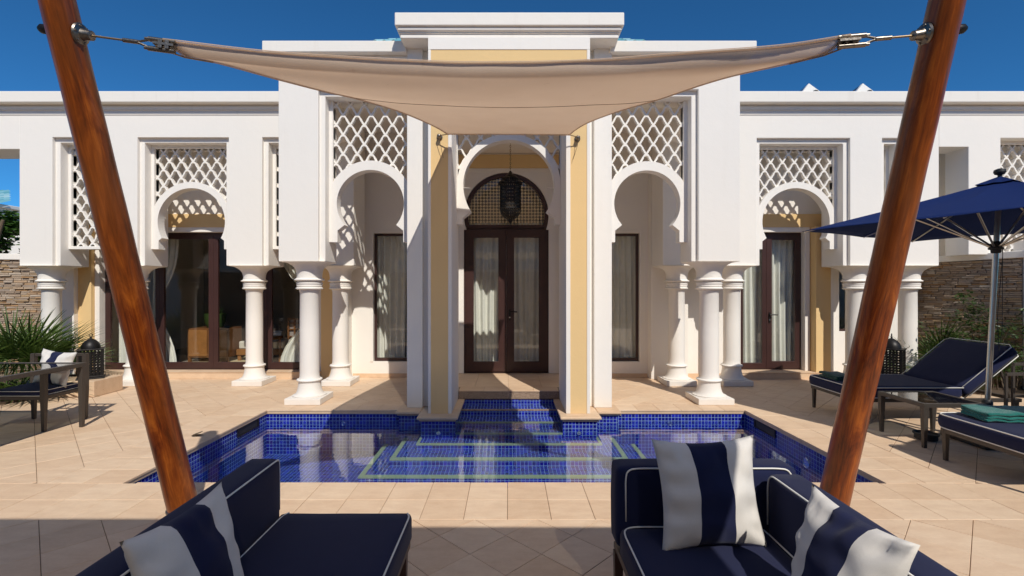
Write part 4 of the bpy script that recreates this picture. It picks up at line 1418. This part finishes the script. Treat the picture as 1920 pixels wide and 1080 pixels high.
# ------------------------------------------------------------------ floor lanterns
def floor_lantern(label, loc):
    t_ = thing('floor_lantern', (0, 0, 0), label, 'lantern', 'square floor lanterns with domed tops')
    H = .43; s = .135
    k = MB()
    for q in range(4):
        a = q * pi / 2
        R = Matrix.Rotation(a, 4, 'Z')
        perf(k, -s + .012, s - .012, .05, H - .02, .042, (lambda R: lambda u, v: R @ Vector((u, -s, v)))(R), hole=.64)
    k.build('pierced_panels', 'black_metal', t_, kind='stuff')
    for sx in (-1, 1):
        for sy in (-1, 1):
            MB().box(sx * s - .012, sx * s + .012, sy * s - .012, sy * s + .012, .03, H).build('post', 'black_metal', t_)
    MB().box(-s - .03, s + .03, -s - .03, s + .03, 0, .02).build('base', 'black_metal', t_, bevel=.004)
    MB().box(-s - .016, s + .016, -s - .016, s + .016, .02, .045).build('base_step', 'black_metal', t_, bevel=.004)
    MB().box(-s - .022, s + .022, -s - .022, s + .022, H, H + .02).build('top_plate', 'black_metal', t_, bevel=.004)
    MB().lathe([(.118, H + .02), (.115, H + .06), (.098, H + .10), (.07, H + .135), (.035, H + .16), (.012, H + .172), (.010, H + .18), (.018, H + .187), (.010, H + .196)], seg=32).build('dome', 'black_metal', t_, smooth=True, angle=60)
    MB().tube([(.022 * cos(2 * pi * q / 12), 0, H + .218 + .022 * sin(2 * pi * q / 12)) for q in range(13)], .005, 6, cap=False).build('ring', 'black_metal', t_, smooth='all')
    t_.location = loc
    t_.rotation_euler.z = radians(38)
    return t_
fl = floor_lantern('black pierced floor lantern on a stone block beside the dining chair', (-6.33, 7.28, .236))
copy_tree(fl, (5.83, 7.30, .236), radians(42), 'black pierced floor lantern half hidden behind the navy sun lounger')
MB().box(-6.72, -6.06, 7.02, 7.55, .001, .236).build('stone_block', 'coping', None, bevel=.008, label='beige stone block under the left floor lantern', cat='plinth')
MB().box(5.55, 6.15, 7.02, 7.55, .001, .236).build('stone_block', 'coping', None, bevel=.008, label='beige stone block under the right floor lantern behind the lounger', cat='plinth')

# ------------------------------------------------------------------ cushions, pillows
def cushion_mb(x0, x1, y0, y1, z0, z1, r=.035, puff=.012, n=14):
    """soft box: rounded edges, faces swelling slightly"""
    mb = MB(); vs, fs = [], []
    cx, cy, cz = (x0 + x1) / 2, (y0 + y1) / 2, (z0 + z1) / 2
    hx, hy, hz = (x1 - x0) / 2, (y1 - y0) / 2, (z1 - z0) / 2
    def P(a, b_, c):
        # a, b, c in -1..1 on the cube surface
        v = Vector((a * hx, b_ * hy, c * hz))
        core = Vector((max(-hx + r, min(hx - r, v.x)), max(-hy + r, min(hy - r, v.y)), max(-hz + r, min(hz - r, v.z))))
        d = v - core
        if d.length > 1e-9: v = core + d.normalized() * r
        g = lambda t_: 1 - t_ * t_
        v += Vector((a * g(b_) * g(c), b_ * g(a) * g(c), c * g(a) * g(b_))) * puff
        w_ = noise.noise(Vector((cx + v.x * 5, cy + v.y * 5, cz + v.z * 9))) * .003
        return Vector((cx, cy, cz)) + v * (1 + w_)
    def warp(t_, h):
        # more samples near the edges
        return sin(t_ * pi / 2)
    for axis in range(3):
        for sg in (-1, 1):
            st = len(vs)
            for i in range(n + 1):
                for j in range(n + 1):
                    u, v = warp(-1 + 2 * i / n, 0), warp(-1 + 2 * j / n, 0)
                    c = [0, 0, 0]; c[axis] = sg; c[(axis + 1) % 3] = u; c[(axis + 2) % 3] = v
                    vs.append(P(*c))
            for i in range(n):
                for j in range(n):
                    a = st + i * (n + 1) + j
                    fs.append((a, a + 1, a + n + 2, a + n + 1))
    return mb.add(vs, fs)
def weld(o, d=.0008):
    import bmesh
    bm = bmesh.new(); bm.from_mesh(o.data)
    bmesh.ops.remove_doubles(bm, verts=bm.verts[:], dist=d)
    bmesh.ops.recalc_face_normals(bm, faces=bm.faces[:])
    bm.to_mesh(o.data); bm.free()
    o.data.polygons.foreach_set('use_smooth', [True] * len(o.data.polygons))
    return o
def cushion(name, parent, *a, mat='navy_fabric', **kw):
    return weld(cushion_mb(*a, **kw).build(name, mat, parent))
def rrect(x0, x1, y0, y1, r, n=5):
    out = []
    for cx, cy, a0 in ((x1 - r, y1 - r, 0), (x0 + r, y1 - r, 90), (x0 + r, y0 + r, 180), (x1 - r, y0 + r, 270)):
        for i in range(n + 1):
            a = radians(a0 + 90 * i / n)
            out.append((cx + r * cos(a), cy + r * sin(a)))
    return out + [out[0]]
def soften(pts, cut=.022, it=2):
    for _ in range(it):
        out = [Vector(pts[0])]
        for i in range(1, len(pts) - 1):
            a, b_, c = Vector(pts[i - 1]), Vector(pts[i]), Vector(pts[i + 1])
            da, dc = (a - b_), (c - b_)
            out.append(b_ + da.normalized() * min(cut, da.length * .3)); out.append(b_ + dc.normalized() * min(cut, dc.length * .3))
        out.append(Vector(pts[-1])); pts = out; cut *= .5
    return pts
def piping(parent, pts, r=.0042, mat='piping'):
    pts = soften(pts)
    return MB().tube(pts, r, 7).build('piping', mat, parent, smooth='all')

def pillow_mb(wd, ht, dp, stripe=.28, n=28, seed=1):
    """square scatter pillow in its x-z plane with pinched corners, navy band in the middle"""
    rnd = Vector((seed * 3.1, seed * 1.7, 0))
    mb = MB()
    xs = sorted(set([-1 + 2 * i / n for i in range(n + 1)] + [-stripe, stripe]))
    m_ = len(xs)
    for sg in (-1, 1):
        vs, fs, mi = [], [], []
        for j in range(n + 1):
            v = -1 + 2 * j / n
            for i, u in enumerate(xs):
                e = (1 - abs(u) ** 2.4) * (1 - abs(v) ** 2.4)
                th = dp / 2 * max(0, e) ** .62
                pin = .115
                x = wd / 2 * u * (1 - pin * (1 - v * v)); z_ = ht / 2 * v * (1 - pin * (1 - u * u))
                edge = max(abs(u), abs(v))
                wr = noise.noise(Vector((u * 2.2, v * 2.6, sg)) + rnd) * .018 * (.5 + edge)
                fold = .009 * sin(18 * u * (1 if abs(v) > abs(u) else 0) + 14 * v * (1 if abs(u) > abs(v) else 0) + seed) * max(0, edge - .55) * 2.2
                if edge > .995: wr = 0; fold = 0
                k_ = min(1, (1 - edge) * 6)
                vs.append((x, sg * (th + (wr + fold) * k_), z_ + (wr * .4 if edge < .99 else 0)))
        n0 = len(mb.v); mb.v += vs
        for j in range(n):
            for i in range(m_ - 1):
                a = n0 + j * m_ + i
                mb.f.append((a, a + 1, a + m_ + 1, a + m_))
                uc = (xs[i] + xs[i + 1]) / 2
                mb.mi.append(1 if abs(uc) < stripe else 0)
    return mb
def pillow(loc, rot, label, group, wd=.47, ht=.47, dp=.17, seed=1, stripe=.35):
    mb = pillow_mb(wd, ht, dp, stripe, seed=seed)
    o = mb.build('pillow', ['ivory_fabric', 'navy_fabric'], None, recenter=False, label=label, cat='pillow', group=group)
    weld(o)
    o.location = loc
    o.rotation_euler = rot
    return o
PG = 'striped scatter pillows'

# ------------------------------------------------------------------ sofas
def leg(parent, x, y, z0, z1, w_=.035, mat='bronze_frame', taper=.8):
    k = MB(); a = w_ / 2; b_ = a * taper
    k.add([(x - b_, y - b_, z0), (x + b_, y - b_, z0), (x + b_, y + b_, z0), (x - b_, y + b_, z0), (x - a, y - a, z1), (x + a, y - a, z1), (x + a, y + a, z1), (x - a, y + a, z1)],
          [(0, 1, 2, 3), (4, 5, 6, 7), (0, 1, 5, 4), (1, 2, 6, 5), (2, 3, 7, 6), (3, 0, 4, 7)])
    return k.build('leg', mat, parent)
sf = thing('sofa', (-.9, 1.4, 0), 'navy outdoor sofa at the lower left with white piping, its back to the post', 'sofa')
cushion('backrest', sf, -1.365, -1.20, .25, 2.545, .30, .705, r=.03, puff=.008)
cushion('seat_cushion', sf, -1.198, -.505, .25, 2.54, .27, .42, r=.03, puff=.010)
piping(sf, [(-1.205, .25, .702), (-1.205, 2.50, .702), (-1.206, 2.522, .695), (-1.208, 2.533, .675), (-1.208, 2.534, .43)])
piping(sf, [(-1.19, .6, .414), (-1.17, 2.49, .418), (-1.15, 2.52, .42)])
piping(sf, [(-.53, 2.52, .417), (-.512, 2.49, .417), (-.512, .3, .417)])
MB().box(-1.36, -.515, .25, 2.53, .235, .268).build('frame', 'bronze_frame', sf, bevel=.004)
for x in (-1.33, -.545):
    for y in (.35, 2.48):
        leg(sf, x, y, .001, .235, .045)
sr = thing('corner_sofa', (1.0, 1.4, 0), 'navy outdoor corner sofa at the lower right with white piping', 'sofa')
cushion('backrest', sr, .54, 1.44, 2.385, 2.54, .30, .705, r=.03, puff=.006)
cushion('backrest', sr, 1.26, 1.425, .25, 2.345, .30, .70, r=.03, puff=.008)
cushion('seat_cushion', sr, .548, 1.255, .25, 2.375, .27, .42, r=.03, puff=.012)
piping(sr, [(.585, 2.386, .44), (.583, 2.386, .66), (.595, 2.386, .695), (.64, 2.386, .703), (1.35, 2.386, .703), (1.395, 2.386, .695), (1.41, 2.386, .66)])
piping(sr, [(1.262, 2.335, .45), (1.262, 2.335, .655), (1.262, 2.31, .697), (1.262, 2.26, .7), (1.262, .25, .7)])
piping(sr, [(.558, .25, .415), (.558, 2.31, .417), (.575, 2.355, .418), (.62, 2.37, .42), (1.20, 2.37, .42), (1.24, 2.35, .42), (1.25, 2.31, .418), (1.25, .25, .417)])
MB().box(.555, 1.42, .25, 2.53, .235, .268).build('frame', 'bronze_frame', sr, bevel=.004)
for x in (.57, 1.40):
    for y in (.35, 2.49):
        leg(sr, x, y, .001, .235, .045)
pillow((-1.075, 1.64, .622), (radians(-15), 0, radians(85)), 'white pillow with a navy band on the left sofa', PG, .445, .465, .18, 3)
pillow((.93, 2.225, .650), (radians(12), radians(1), radians(180 + 4)), 'navy-banded white pillow standing upright against the far back of the corner sofa', PG, .50, .50, .17, 2)
pillow((1.135, 1.63, .618), (radians(-15), radians(0), radians(-85)), 'navy-banded white pillow leaning on the side back at the lower right edge', PG, .445, .465, .18, 5)
ct = thing('coffee_table', (.05, 1.5, 0), 'dark low table whose far edge shows at the bottom of the picture', 'table')
MB().poly(rect(-.27, .375, 1.1, 2.0), [hrect(-.24, .345, 1.13, 1.97)], .37, .40, 'z').build('frame', 'bronze_frame', ct, bevel=.003)
MB().box(-.24, .345, 1.13, 1.97, .386, .394).build('table_top', 'table_glass', ct)
for x in (-.25, .355):
    for y in (1.12, 1.98): leg(ct, x, y, .001, .37, .035)

# ------------------------------------------------------------------ sun loungers (local: foot end at x=0, long axis +x)
def lounger(label):
    t_ = thing('sun_lounger', (0, 0, 0), label, 'sun lounger', 'navy sun loungers')
    W2 = .43
    cushion('seat_cushion', t_, .0, 1.30, -W2, W2, .30, .44, r=.05, puff=.006)
    bc = cushion_mb(0, .80, -W2, W2, -.07, .07, r=.045, puff=.008)
    ang = radians(-39)
    T = Matrix.Translation((1.30, 0, .375)) @ Matrix.Rotation(ang, 4, 'Y')
    weld(bc.xform(T).build('back_cushion', 'navy_fabric', t_))
    for zz in (.430, .312):
        piping(t_, [(1.29, -W2 - .002, zz), (.07, -W2 - .002, zz), (.02, -W2 + .025, zz), (0.002, -W2 + .08, zz), (0.002, W2 - .08, zz), (.02, W2 - .025, zz), (.07, W2 + .002, zz), (1.29, W2 + .002, zz)], .005)
    for zz in (.066, -.066):
        pts = [(0.02, -W2, zz), (.76, -W2, zz), (.80, -W2 + .05, zz), (.80, W2 - .05, zz), (.76, W2, zz), (.02, W2, zz)]
        MB().tube([T @ Vector(p) for p in pts], .005, 7).build('piping', 'piping', t_, smooth='all')
    k = MB()
    for y in (-.39, .39):
        k.box(.03, 2.0, y - .018, y + .018, .255, .298)
    for x in (.05, .7, 1.3, 1.98):
        k.box(x - .018, x + .018, -.372, .372, .258, .296)
    k.build('frame', 'taupe_metal', t_, bevel=.003)
    k = MB()
    for y in (-.36, .36):
        a = T @ Vector((0, y, -.085)); b_ = T @ Vector((.78, y, -.085)); k.beam(a, b_, .03)
        k.beam(T @ Vector((.55, y, -.09)), (1.92, y, .28), .018)
    k.build('back_frame', 'taupe_metal', t_)
    for x in (.06, 1.95):
        for y in (-.385, .385):
            leg(t_, x, y, .0, .256, .04, 'taupe_metal', .7)
    return t_
l1 = lounger('navy sun lounger with raised back beyond the glass side table')
l2 = copy_tree(l1, (4.0, 4.07, .001), 0, 'nearer navy sun lounger cut off by the right edge, teal towel on it')
l1.location = (4.04, 6.05, .001)

def towel(loc, rz, mat, label, wd=.30, dp=.20, n=3):
    t_ = thing('towel', (0, 0, 0), label, 'towel', 'folded green towels on the loungers')
    mb = MB()
    for k in range(n):
        h = .030; z0 = k * .028
        c = cushion_mb(-wd / 2 + random.uniform(0, .015), wd / 2 - random.uniform(0, .02), -dp / 2 + random.uniform(0, .01), dp / 2 - random.uniform(0, .015), z0, z0 + h, r=.0145, puff=.004)
        c.v = [(x + .006 * noise.noise(Vector((x * 12, y * 12, z * 30 + k))), y + .006 * noise.noise(Vector((x * 11, y * 13, k + 5))), z + .018 * noise.noise(Vector((x * 9 + 3, y * 9, k * .4)))) for x, y, z in c.v]
        weld(c.build('fold', mat, t_))
    t_.location = loc; t_.rotation_euler.z = rz
    return t_
towel((4.22, 6.15, .448), radians(4), 'towel_green', 'dark green folded towel on the foot of the farther lounger', .30, .34, 2)
towel((4.42, 4.22, .448), radians(-6), 'towel_teal', 'bright teal folded towel on the foot of the nearer lounger', .62, .30, 3)

# side table
st = thing('glass_side_table', (4.45, 5.07, 0), 'square side table with dark glass top between the two loungers', 'table')
MB().poly(rect(4.14, 4.76, 4.78, 5.38), [hrect(4.175, 4.725, 4.815, 5.345)], .405, .447, 'z').build('frame', 'taupe_metal', st, bevel=.003)
MB().box(4.175, 4.725, 4.815, 5.345, .434, .442).build('table_top', 'table_glass', st)
for x in (4.165, 4.735):
    for y in (4.805, 5.355):
        leg(st, x, y, .001, .405, .05, 'taupe_metal', .6)
MB().lathe([(.085, 0), (.10, .008), (.098, .05), (.112, .055), (.112, .068), (.10, .072), (.09, .05), (.01, .045)], 4.42, 5.08, .001, 32).build('floor_dish', 'rubber', None, smooth=True, label='small black round dish on the paving under the glass side table', cat='dish')

# ------------------------------------------------------------------ umbrella
def umbrella(label):
    t_ = thing('umbrella', (0, 0, 0), label, 'umbrella', 'navy terrace umbrellas')
    hs = 1.285; ze = 2.25; za = 2.70
    a_e = radians(-62.1)
    u1 = Vector((cos(a_e), sin(a_e), 0)); u2 = Vector((-sin(a_e), cos(a_e), 0))
    mb = MB(); n = 10
    vs, fs = [], []
    for q in range(4):
        A = [(-1, -1), (1, -1), (1, 1), (-1, 1)][q]; B = [(1, -1), (1, 1), (-1, 1), (-1, -1)][q]
        s0 = len(vs)
        for j in range(n + 1):
            r = j / n
            for i in range(n + 1):
                f = i / n
                ex = (A[0] + (B[0] - A[0]) * f) * hs; ey = (A[1] + (B[1] - A[1]) * f) * hs
                p = (u1 * ex + u2 * ey) * (.05 + .95 * r)
                bel = sin(pi * f * 2) ** 2 if False else sin(pi * ((f * 2) % 1))
                zz = za + (ze - za) * (r ** .93) - .018 * sin(pi * r) * bel
                if j == n: zz += .012 * bel
                vs.append(Vector((p.x, p.y, zz)))
        for j in range(n):
            for i in range(n):
                a = s0 + j * (n + 1) + i
                fs.append((a, a + 1, a + n + 2, a + n + 1))
    c = weld(mb.add(vs, fs).build('canopy', 'navy_canopy', t_))
    c.data.set_sharp_from_angle(angle=radians(8))
    so_ = c.modifiers.new('thick', 'SOLIDIFY'); so_.thickness = .003
    # hem
    cor = [(u1 * x + u2 * y) * hs + Vector((0, 0, ze)) for x, y in ((-1, -1), (1, -1), (1, 1), (-1, 1), (-1, -1))]
    # vent cap on top
    vs = [Vector((0, 0, za + .065))]
    for q in range(16):
        a = q / 16 * 2 * pi
        m_ = max(abs(cos(a)), abs(sin(a)))
        p = (u1 * cos(a) + u2 * sin(a)) * .15 / m_
        vs.append(Vector((p.x, p.y, za - .020 + .004 * cos(8 * a))))
    MB().add(vs, [(0, q + 1, (q + 1) % 16 + 1) for q in range(16)]).build('vent_cap', 'navy_canopy', t_)
    MB().tube([(-.17, -.02, 0.0), (0, 0, 2.72)], .024, 20).build('pole', 'steel', t_, smooth=True)
    MB().lathe([(.018, 2.74), (.018, 2.775), (.040, 2.785), (.050, 2.805), (.046, 2.83), (.02, 2.842)], seg=24).build('finial', 'rubber', t_, smooth=True)
    hub = Vector((-.045, -.005, 2.03))
    MB().lathe([(.03, -.07), (.042, -.06), (.042, -.035), (.06, -.03), (.062, -.012), (.045, -.006), (.045, .012), (.066, .016), (.064, .03), (.035, .034), (.03, .055)], hub.x, hub.y, hub.z, 24).build('hub', 'rubber', t_, smooth=True, angle=30)
    for q in range(8):
        x, y = [(1, 1), (1, 0), (1, -1), (0, -1), (-1, -1), (-1, 0), (-1, 1), (0, 1)][q]
        e = (u1 * x + u2 * y) * hs
        tip = e * .985 + Vector((0, 0, ze - .006)); root = e * .04 + Vector((0, 0, za - .04))
        MB().tube([root, tip], .009, 8).build('rib', 'steel', t_, smooth=True)
        mid = root.lerp(tip, .5) + Vector((0, 0, -.012))
        MB().tube([hub + (e.normalized() * .05), mid], .0105, 8).build('strut', 'steel', t_, smooth=True)
    MB().box(-.42, .08, -.27, .23, 0, .05).build('base', 'taupe_metal', t_, bevel=.01)
    MB().lathe([(.045, .05), (.045, .42), (.034, .44)], -.15, -.02, 0, 20).build('base_sleeve', 'rubber', t_, smooth=True)
    MB().tube([(-.022, -.05, 2.0), (-.03, -.055, 1.2), (-.06, -.05, .95), (-.055, -.03, 1.3), (-.012, -.045, 2.0)], .003, 5).build('cord', 'rubber', t_)
    return t_
um = umbrella('navy square umbrella with steel pole between the two loungers')
copy_tree(um, (6.55, 2.25, .001), 0, 'second navy umbrella out of frame to the right, shading the nearer lounger')
um.location = (5.12, 5.0, .001)

# railing at the right edge
rl = thing('metal_railing', (6.1, 5.6, 0), 'low grey metal railing at the right edge behind the lounger back', 'railing')
for (x0, y0, x1, y1, zt) in ((5.37, 5.18, 6.7, 5.22, .67), (5.70, 5.42, 6.9, 5.45, .74)):
    MB().beam((x0, y0, zt), (x1, y1, zt), .03, .03).build('top_rail', 'taupe_metal', rl)
    MB().beam((x0, y0, zt - .36), (x1, y1, zt - .36), .025, .025).build('lower_rail', 'taupe_metal', rl)
    n = 6
    for k in range(n):
        x = x0 + (x1 - x0) * k / (n - 1); y = y0 + (y1 - y0) * k / (n - 1)
        MB().box(x - .012, x + .012, y - .012, y + .012, .001, zt - .016).build('baluster', 'taupe_metal', rl)

# ------------------------------------------------------------------ dining table and chair at the left
dt = thing('dining_table', (-5.6, 5.0, 0), 'glass-topped dark metal dining table cut off by the left edge', 'table')
MB().poly(rect(-6.9, -4.885, 4.0, 5.56), [hrect(-6.85, -4.935, 4.05, 5.51)], .695, .74, 'z').build('frame', 'taupe_metal', dt, bevel=.003)
MB().box(-6.85, -4.935, 4.05, 5.51, .726, .735).build('table_top', 'table_glass', dt)
for x in (-6.86, -4.912):
    for y in (4.03, 5.53): leg(dt, x, y, .001, .695, .055, 'taupe_metal', .65)
dc = thing('dining_chair', (-5.42, 5.6, 0), 'dark metal armchair with navy seat tucked under the dining table', 'chair')
for x, y, zt in ((-5.17, 5.345, .64), (-5.17, 5.87, .80), (-5.80, 5.345, .64), (-5.80, 5.87, .80)):
    k = MB()
    a, b_ = .024, .016
    k.add([(x - b_, y - b_, .001), (x + b_, y - b_, .001), (x + b_, y + b_, .001), (x - b_, y + b_, .001), (x - a, y - a, .38), (x + a, y - a, .38), (x + a, y + a, .38), (x - a, y + a, .38),
           (x - a, y - a, zt), (x + a, y - a, zt), (x + a, y + a, zt), (x - a, y + a, zt)],
          [(0, 1, 2, 3)] + [(i + o_, (i + 1) % 4 + o_, (i + 1) % 4 + 4 + o_, i + 4 + o_) for o_ in (0, 4) for i in range(4)] + [(8, 9, 10, 11)])
    k.build('leg', 'taupe_metal', dc)
for x in (-5.17, -5.80):
    MB().beam((x, 5.32, .645), (x, 5.89, .66), .04, .022).build('arm', 'taupe_metal', dc, bevel=.003)
MB().box(-5.80, -5.17, 5.33, 5.88, .355, .395).build('seat_frame', 'taupe_metal', dc, bevel=.003)
k = MB(); k.box(-5.80, -5.17, 5.855, 5.885, .77, .80); k.box(-5.80, -5.17, 5.858, 5.882, .52, .545)
for q in range(5): k.box(-5.70 + q * .105, -5.685 + q * .105, 5.862, 5.878, .545, .77)
k.build('backrest', 'taupe_metal', dc)
cushion('seat_cushion', dc, -5.79, -5.19, 5.32, 5.84, .398, .455, r=.022, puff=.006)
for zz in (.452, .402):
    piping(dc, [(-5.78, 5.318, zz), (-5.215, 5.318, zz), (-5.188, 5.345, zz), (-5.188, 5.83, zz)], .004)
pillow((-5.37, 5.68, .655), (radians(14), radians(-5), radians(180 - 6)), 'navy-banded pillow on the dining chair beside the floor lantern', PG, .46, .42, .15, 4, .25)

# added disc and tab, standing in for the left post top's shadow mark
df = thing('post_shadow_mark', (-3.37, 5.2, 0), 'tiny metal cover with lifted tab on the paving left of the pool', 'shadow mark')
MB().lathe([(.05, 0), (.05, .004), (.04, .006)], -3.37, 5.2, .001, 20).build('cover', 'steel', df)
MB().obox((-3.37, 5.2, .025), (.045, .01, .015), (-.006, .028, 0), (0, 0, .002)).build('tab', 'worn_steel', df)

# ------------------------------------------------------------------ plants
def frond_mesh(name, L=.55, n=26, spread=2.5, stem=.5, wid=.018, droop=.16, seed=0):
    rnd = random.Random(seed)
    mb = MB()
    mb.tube([(0, 0, 0), (stem * .5, 0, .02), (stem, 0, 0)], [.006, .005, .004], 5)
    for i in range(n):
        a = (-.5 + i / (n - 1)) * spread
        l = L * (1 - .25 * abs(a / spread * 2) ** 2) * rnd.uniform(.88, 1.05)
        d = Vector((cos(a), sin(a), .10 * (-1) ** i)).normalized()
        sdv = Vector((-sin(a), cos(a), 0))
        p0 = Vector((stem, 0, 0))
        pts = [p0 + d * (l * q) + Vector((0, 0, -droop * (q ** 2.4) * l)) for q in (0, .3, .6, .85, 1)]
        ws = [.004, wid * .5, wid * .45, wid * .22, .0008]
        vs = []
        for p, w_ in zip(pts, ws):
            vs += [p - sdv * w_, p + Vector((0, 0, -w_ * .6)), p + sdv * w_]
        fs = []
        for q in range(4):
            b_ = q * 3
            fs += [(b_, b_ + 1, b_ + 4, b_ + 3), (b_ + 1, b_ + 2, b_ + 5, b_ + 4)]
        mb.add(vs, fs)
    return mb
def fan_palm(loc, label, n, size, seed, lean=(0, 0), tilt=(8, 68)):
    rnd = random.Random(seed)
    t_ = thing('fan_palm', loc, label, 'palm')
    protos = []
    for q in range(3):
        o = frond_mesh('frond', seed=seed * 7 + q).build('frond', 'palm_leaf', t_, recenter=False, recalc=False)
        protos.append(o)
    for k in range(n):
        o = protos[k % 3] if k < 3 else protos[k % 3].copy()
        if k >= 3:
            COL.objects.link(o)
        az = 2 * pi * k * .381966 + rnd.uniform(-.3, .3)
        u = (k + .5) / n
        el = radians(tilt[1] - (tilt[1] - tilt[0]) * u + rnd.uniform(-8, 8))
        s = size * rnd.uniform(.82, 1.15)
        d = Vector((cos(az) * cos(el) + lean[0], sin(az) * cos(el) + lean[1], sin(el)))
        q = d.to_track_quat('X', 'Z')
        o.rotation_mode = 'QUATERNION'; o.rotation_quaternion = q @ __import__('mathutils').Quaternion((1, 0, 0), rnd.uniform(-.7, .7))
        o.scale = (s,) * 3
        o.location = (rnd.uniform(-.12, .12) * size, rnd.uniform(-.12, .12) * size, .08 * size)
        o.parent = t_
    k = MB().lathe([(.07, -.02), (.06, .1), (.03, .16)], 0, 0, 0, 10)
    tr = k.build('trunk', 'bark', t_, recenter=False); tr.location = (0, 0, 0)
    return t_
fan_palm((-7.2, 7.05, 0.0), 'large dwarf fan palm behind the dining chair against the sunlit wall', 44, 1.18, 11, (.0, -.1))
fan_palm((-8.0, 6.3, 0.0), 'fan palm at the far left edge beside the dining table', 26, .9, 13)
fan_palm((7.15, 8.05, 0.0), 'fan palm with stiff round leaves behind the lounger back', 22, .92, 17, (-.1, -.25), (12, 80))
fan_palm((6.75, 7.5, 0.0), 'low fan palm with drooping leaves beside the right floor lantern', 14, .62, 19, (-.3, -.2), (5, 55))
fan_palm((8.35, 6.9, 0.0), 'fan palm partly cut off by the right edge below the climber', 14, .8, 23, (-.3, -.2), (15, 70))

def leafy(parent, name, centers, n, size, mat, seed, jitter=.5, kind=None):
    rnd = random.Random(seed)
    mb = MB()
    for k in range(n):
        c, r = centers[rnd.randrange(len(centers))]
        v = Vector((rnd.gauss(0, 1), rnd.gauss(0, 1), rnd.gauss(0, 1))).normalized() * (rnd.random() ** .45)
        p = Vector((c[0] + v.x * r[0], c[1] + v.y * r[1], c[2] + v.z * r[2]))
        a = rnd.uniform(0, 2 * pi)
        d = Vector((cos(a), sin(a), rnd.uniform(-.6, .5))).normalized()
        up = Vector((rnd.uniform(-.6, .6), rnd.uniform(-.6, .6), 1)).normalized()
        sdv = d.cross(up).normalized()
        l = size * rnd.uniform(.6, 1.3); w_ = l * .30
        q = p + d * l * .5; e = p + d * l
        lift = sdv.cross(d) * w_ * .35
        mb.add([p, q - sdv * w_ + lift, e, q + sdv * w_ + lift, q], [(0, 4, 1), (1, 4, 2), (0, 3, 4), (3, 2, 4)])
    return mb.build(name, mat, parent, recalc=False, kind=kind)
# climbing shrub on the right wall
cs = thing('climbing_shrub', (7.75, 8.0, 0), 'dark leafy climber growing up the shaded stone wall at the right', 'shrub')
stm = MB(); cen = []
rnd = random.Random(4)
for k in range(11):
    p = Vector((7.68 + rnd.uniform(-.2, .15), 7.62 + rnd.uniform(-.25, .2), 0)); pts = [p.copy()]
    d = Vector((rnd.uniform(-.28, .2), rnd.uniform(-.3, .3), 1))
    for q in range(7):
        d += Vector((rnd.uniform(-.3, .2), rnd.uniform(-.3, .3), rnd.uniform(-.25, .05)))
        d.normalize(); p = p + d * rnd.uniform(.16, .26); p.x = min(p.x, 7.86); pts.append(p.copy())
        if q > 0: cen.append(((p.x, p.y, p.z), (.13, .13, .11)))
    stm.tube(pts, [.012 - .0013 * i for i in range(len(pts))], 5)
stm.build('stems', 'bark', cs)
leafy(cs, 'foliage', cen, 2000, .065, 'shrub_leaf', 6)
# low ground cover in the beds
MB().poly([(-11.9, 6.12), (-6.95, 6.55), (-6.75, 7.0), (-6.75, 8.4), (-7.2, 8.6), (-11.9, 8.6)], [], .001, .03, 'z').build('planting_bed', 'soil', kind='structure')
MB().poly([(6.35, 7.55), (9.5, 6.0), (9.5, 8.5), (6.35, 8.5)], [], .001, .03, 'z').build('planting_bed', 'soil', kind='structure')
gc = leafy(None, 'ground_cover', [((-7.3 - .35 * q, 6.75 + (.3 * (q % 3)), .07), (.45, .35, .07)) for q in range(7)] + [((7.3, 7.8, .07), (.7, .3, .07)), ((8.2, 7.0, .07), (.5, .4, .07))], 5200, .05, 'cover_leaf', 8)
tag(gc, 'low green ground cover filling the planting beds', 'ground cover', None, 'stuff')
# tree behind the left wall
tre = thing('tree', (-11.2, 10.6, 0), 'leafy green tree behind the wall at the far left', 'tree')
MB().tube([(-11.2, 10.6, 0), (-11.15, 10.6, 1.3), (-11.3, 10.5, 2.4), (-11.1, 10.55, 3.1)], [.13, .11, .08, .03], 10).build('trunk', 'bark', tre, smooth=True)
br = MB()
cen = []
rnd = random.Random(12)
for k in range(26):
    a = rnd.uniform(0, 2 * pi); r = rnd.uniform(.4, 1.9); z_ = rnd.uniform(1.8, 3.35)
    c = (-11.2 + r * cos(a), 10.6 + r * sin(a) * .8, z_)
    cen.append((c, (rnd.uniform(.3, .5),) * 3))
    br.tube([(-11.2, 10.6, 1.4), ((-11.2 + c[0]) / 2, (10.6 + c[1]) / 2, z_ * .75), c], [.035, .022, .008], 5)
br.build('branch', 'bark', tre)
leafy(tre, 'crown', cen, 9000, .15, 'tree_leaf', 9)
# neighbouring house
nb = thing('neighbour_house', (-25, 21, 0), 'distant white house corner with a teal tiled eave at the far left', 'house')
MB().box(-30, -21.25, 20, 26, 0, 4.95).build('wall', W, nb, bevel=.02)
MB().box(-30, -21.1, 19.9, 26, 4.95, 5.1).build('eave', W, nb, bevel=.02)
rt = MB()
for k in range(8):
    for q in range(40):
        xq = -30 + q * .23 - k * .42
        if k > 5: continue
        z0 = 5.08 + k * .16; z1 = z0 + .18
        rt.add([(xq, 19.65 + k * .4, z0), (xq + .11, 19.65 + k * .4, z0 + .09), (xq + .22, 19.65 + k * .4, z0), (xq + .22, 20.1 + k * .4, z1), (xq + .11, 20.1 + k * .4, z1 + .07), (xq, 20.1 + k * .4, z1)], [(0, 1, 4, 5), (1, 2, 3, 4)])
rt.build('roof_tiles', 'teal_roof_tile', nb, kind='stuff', recalc=False)
MB().box(-16, -9.5, 14.5, 15.0, 0, 3.35).build('boundary_wall', W, None, bevel=.02, label='white wall glimpsed through the tree leaves at the far left', cat='wall')
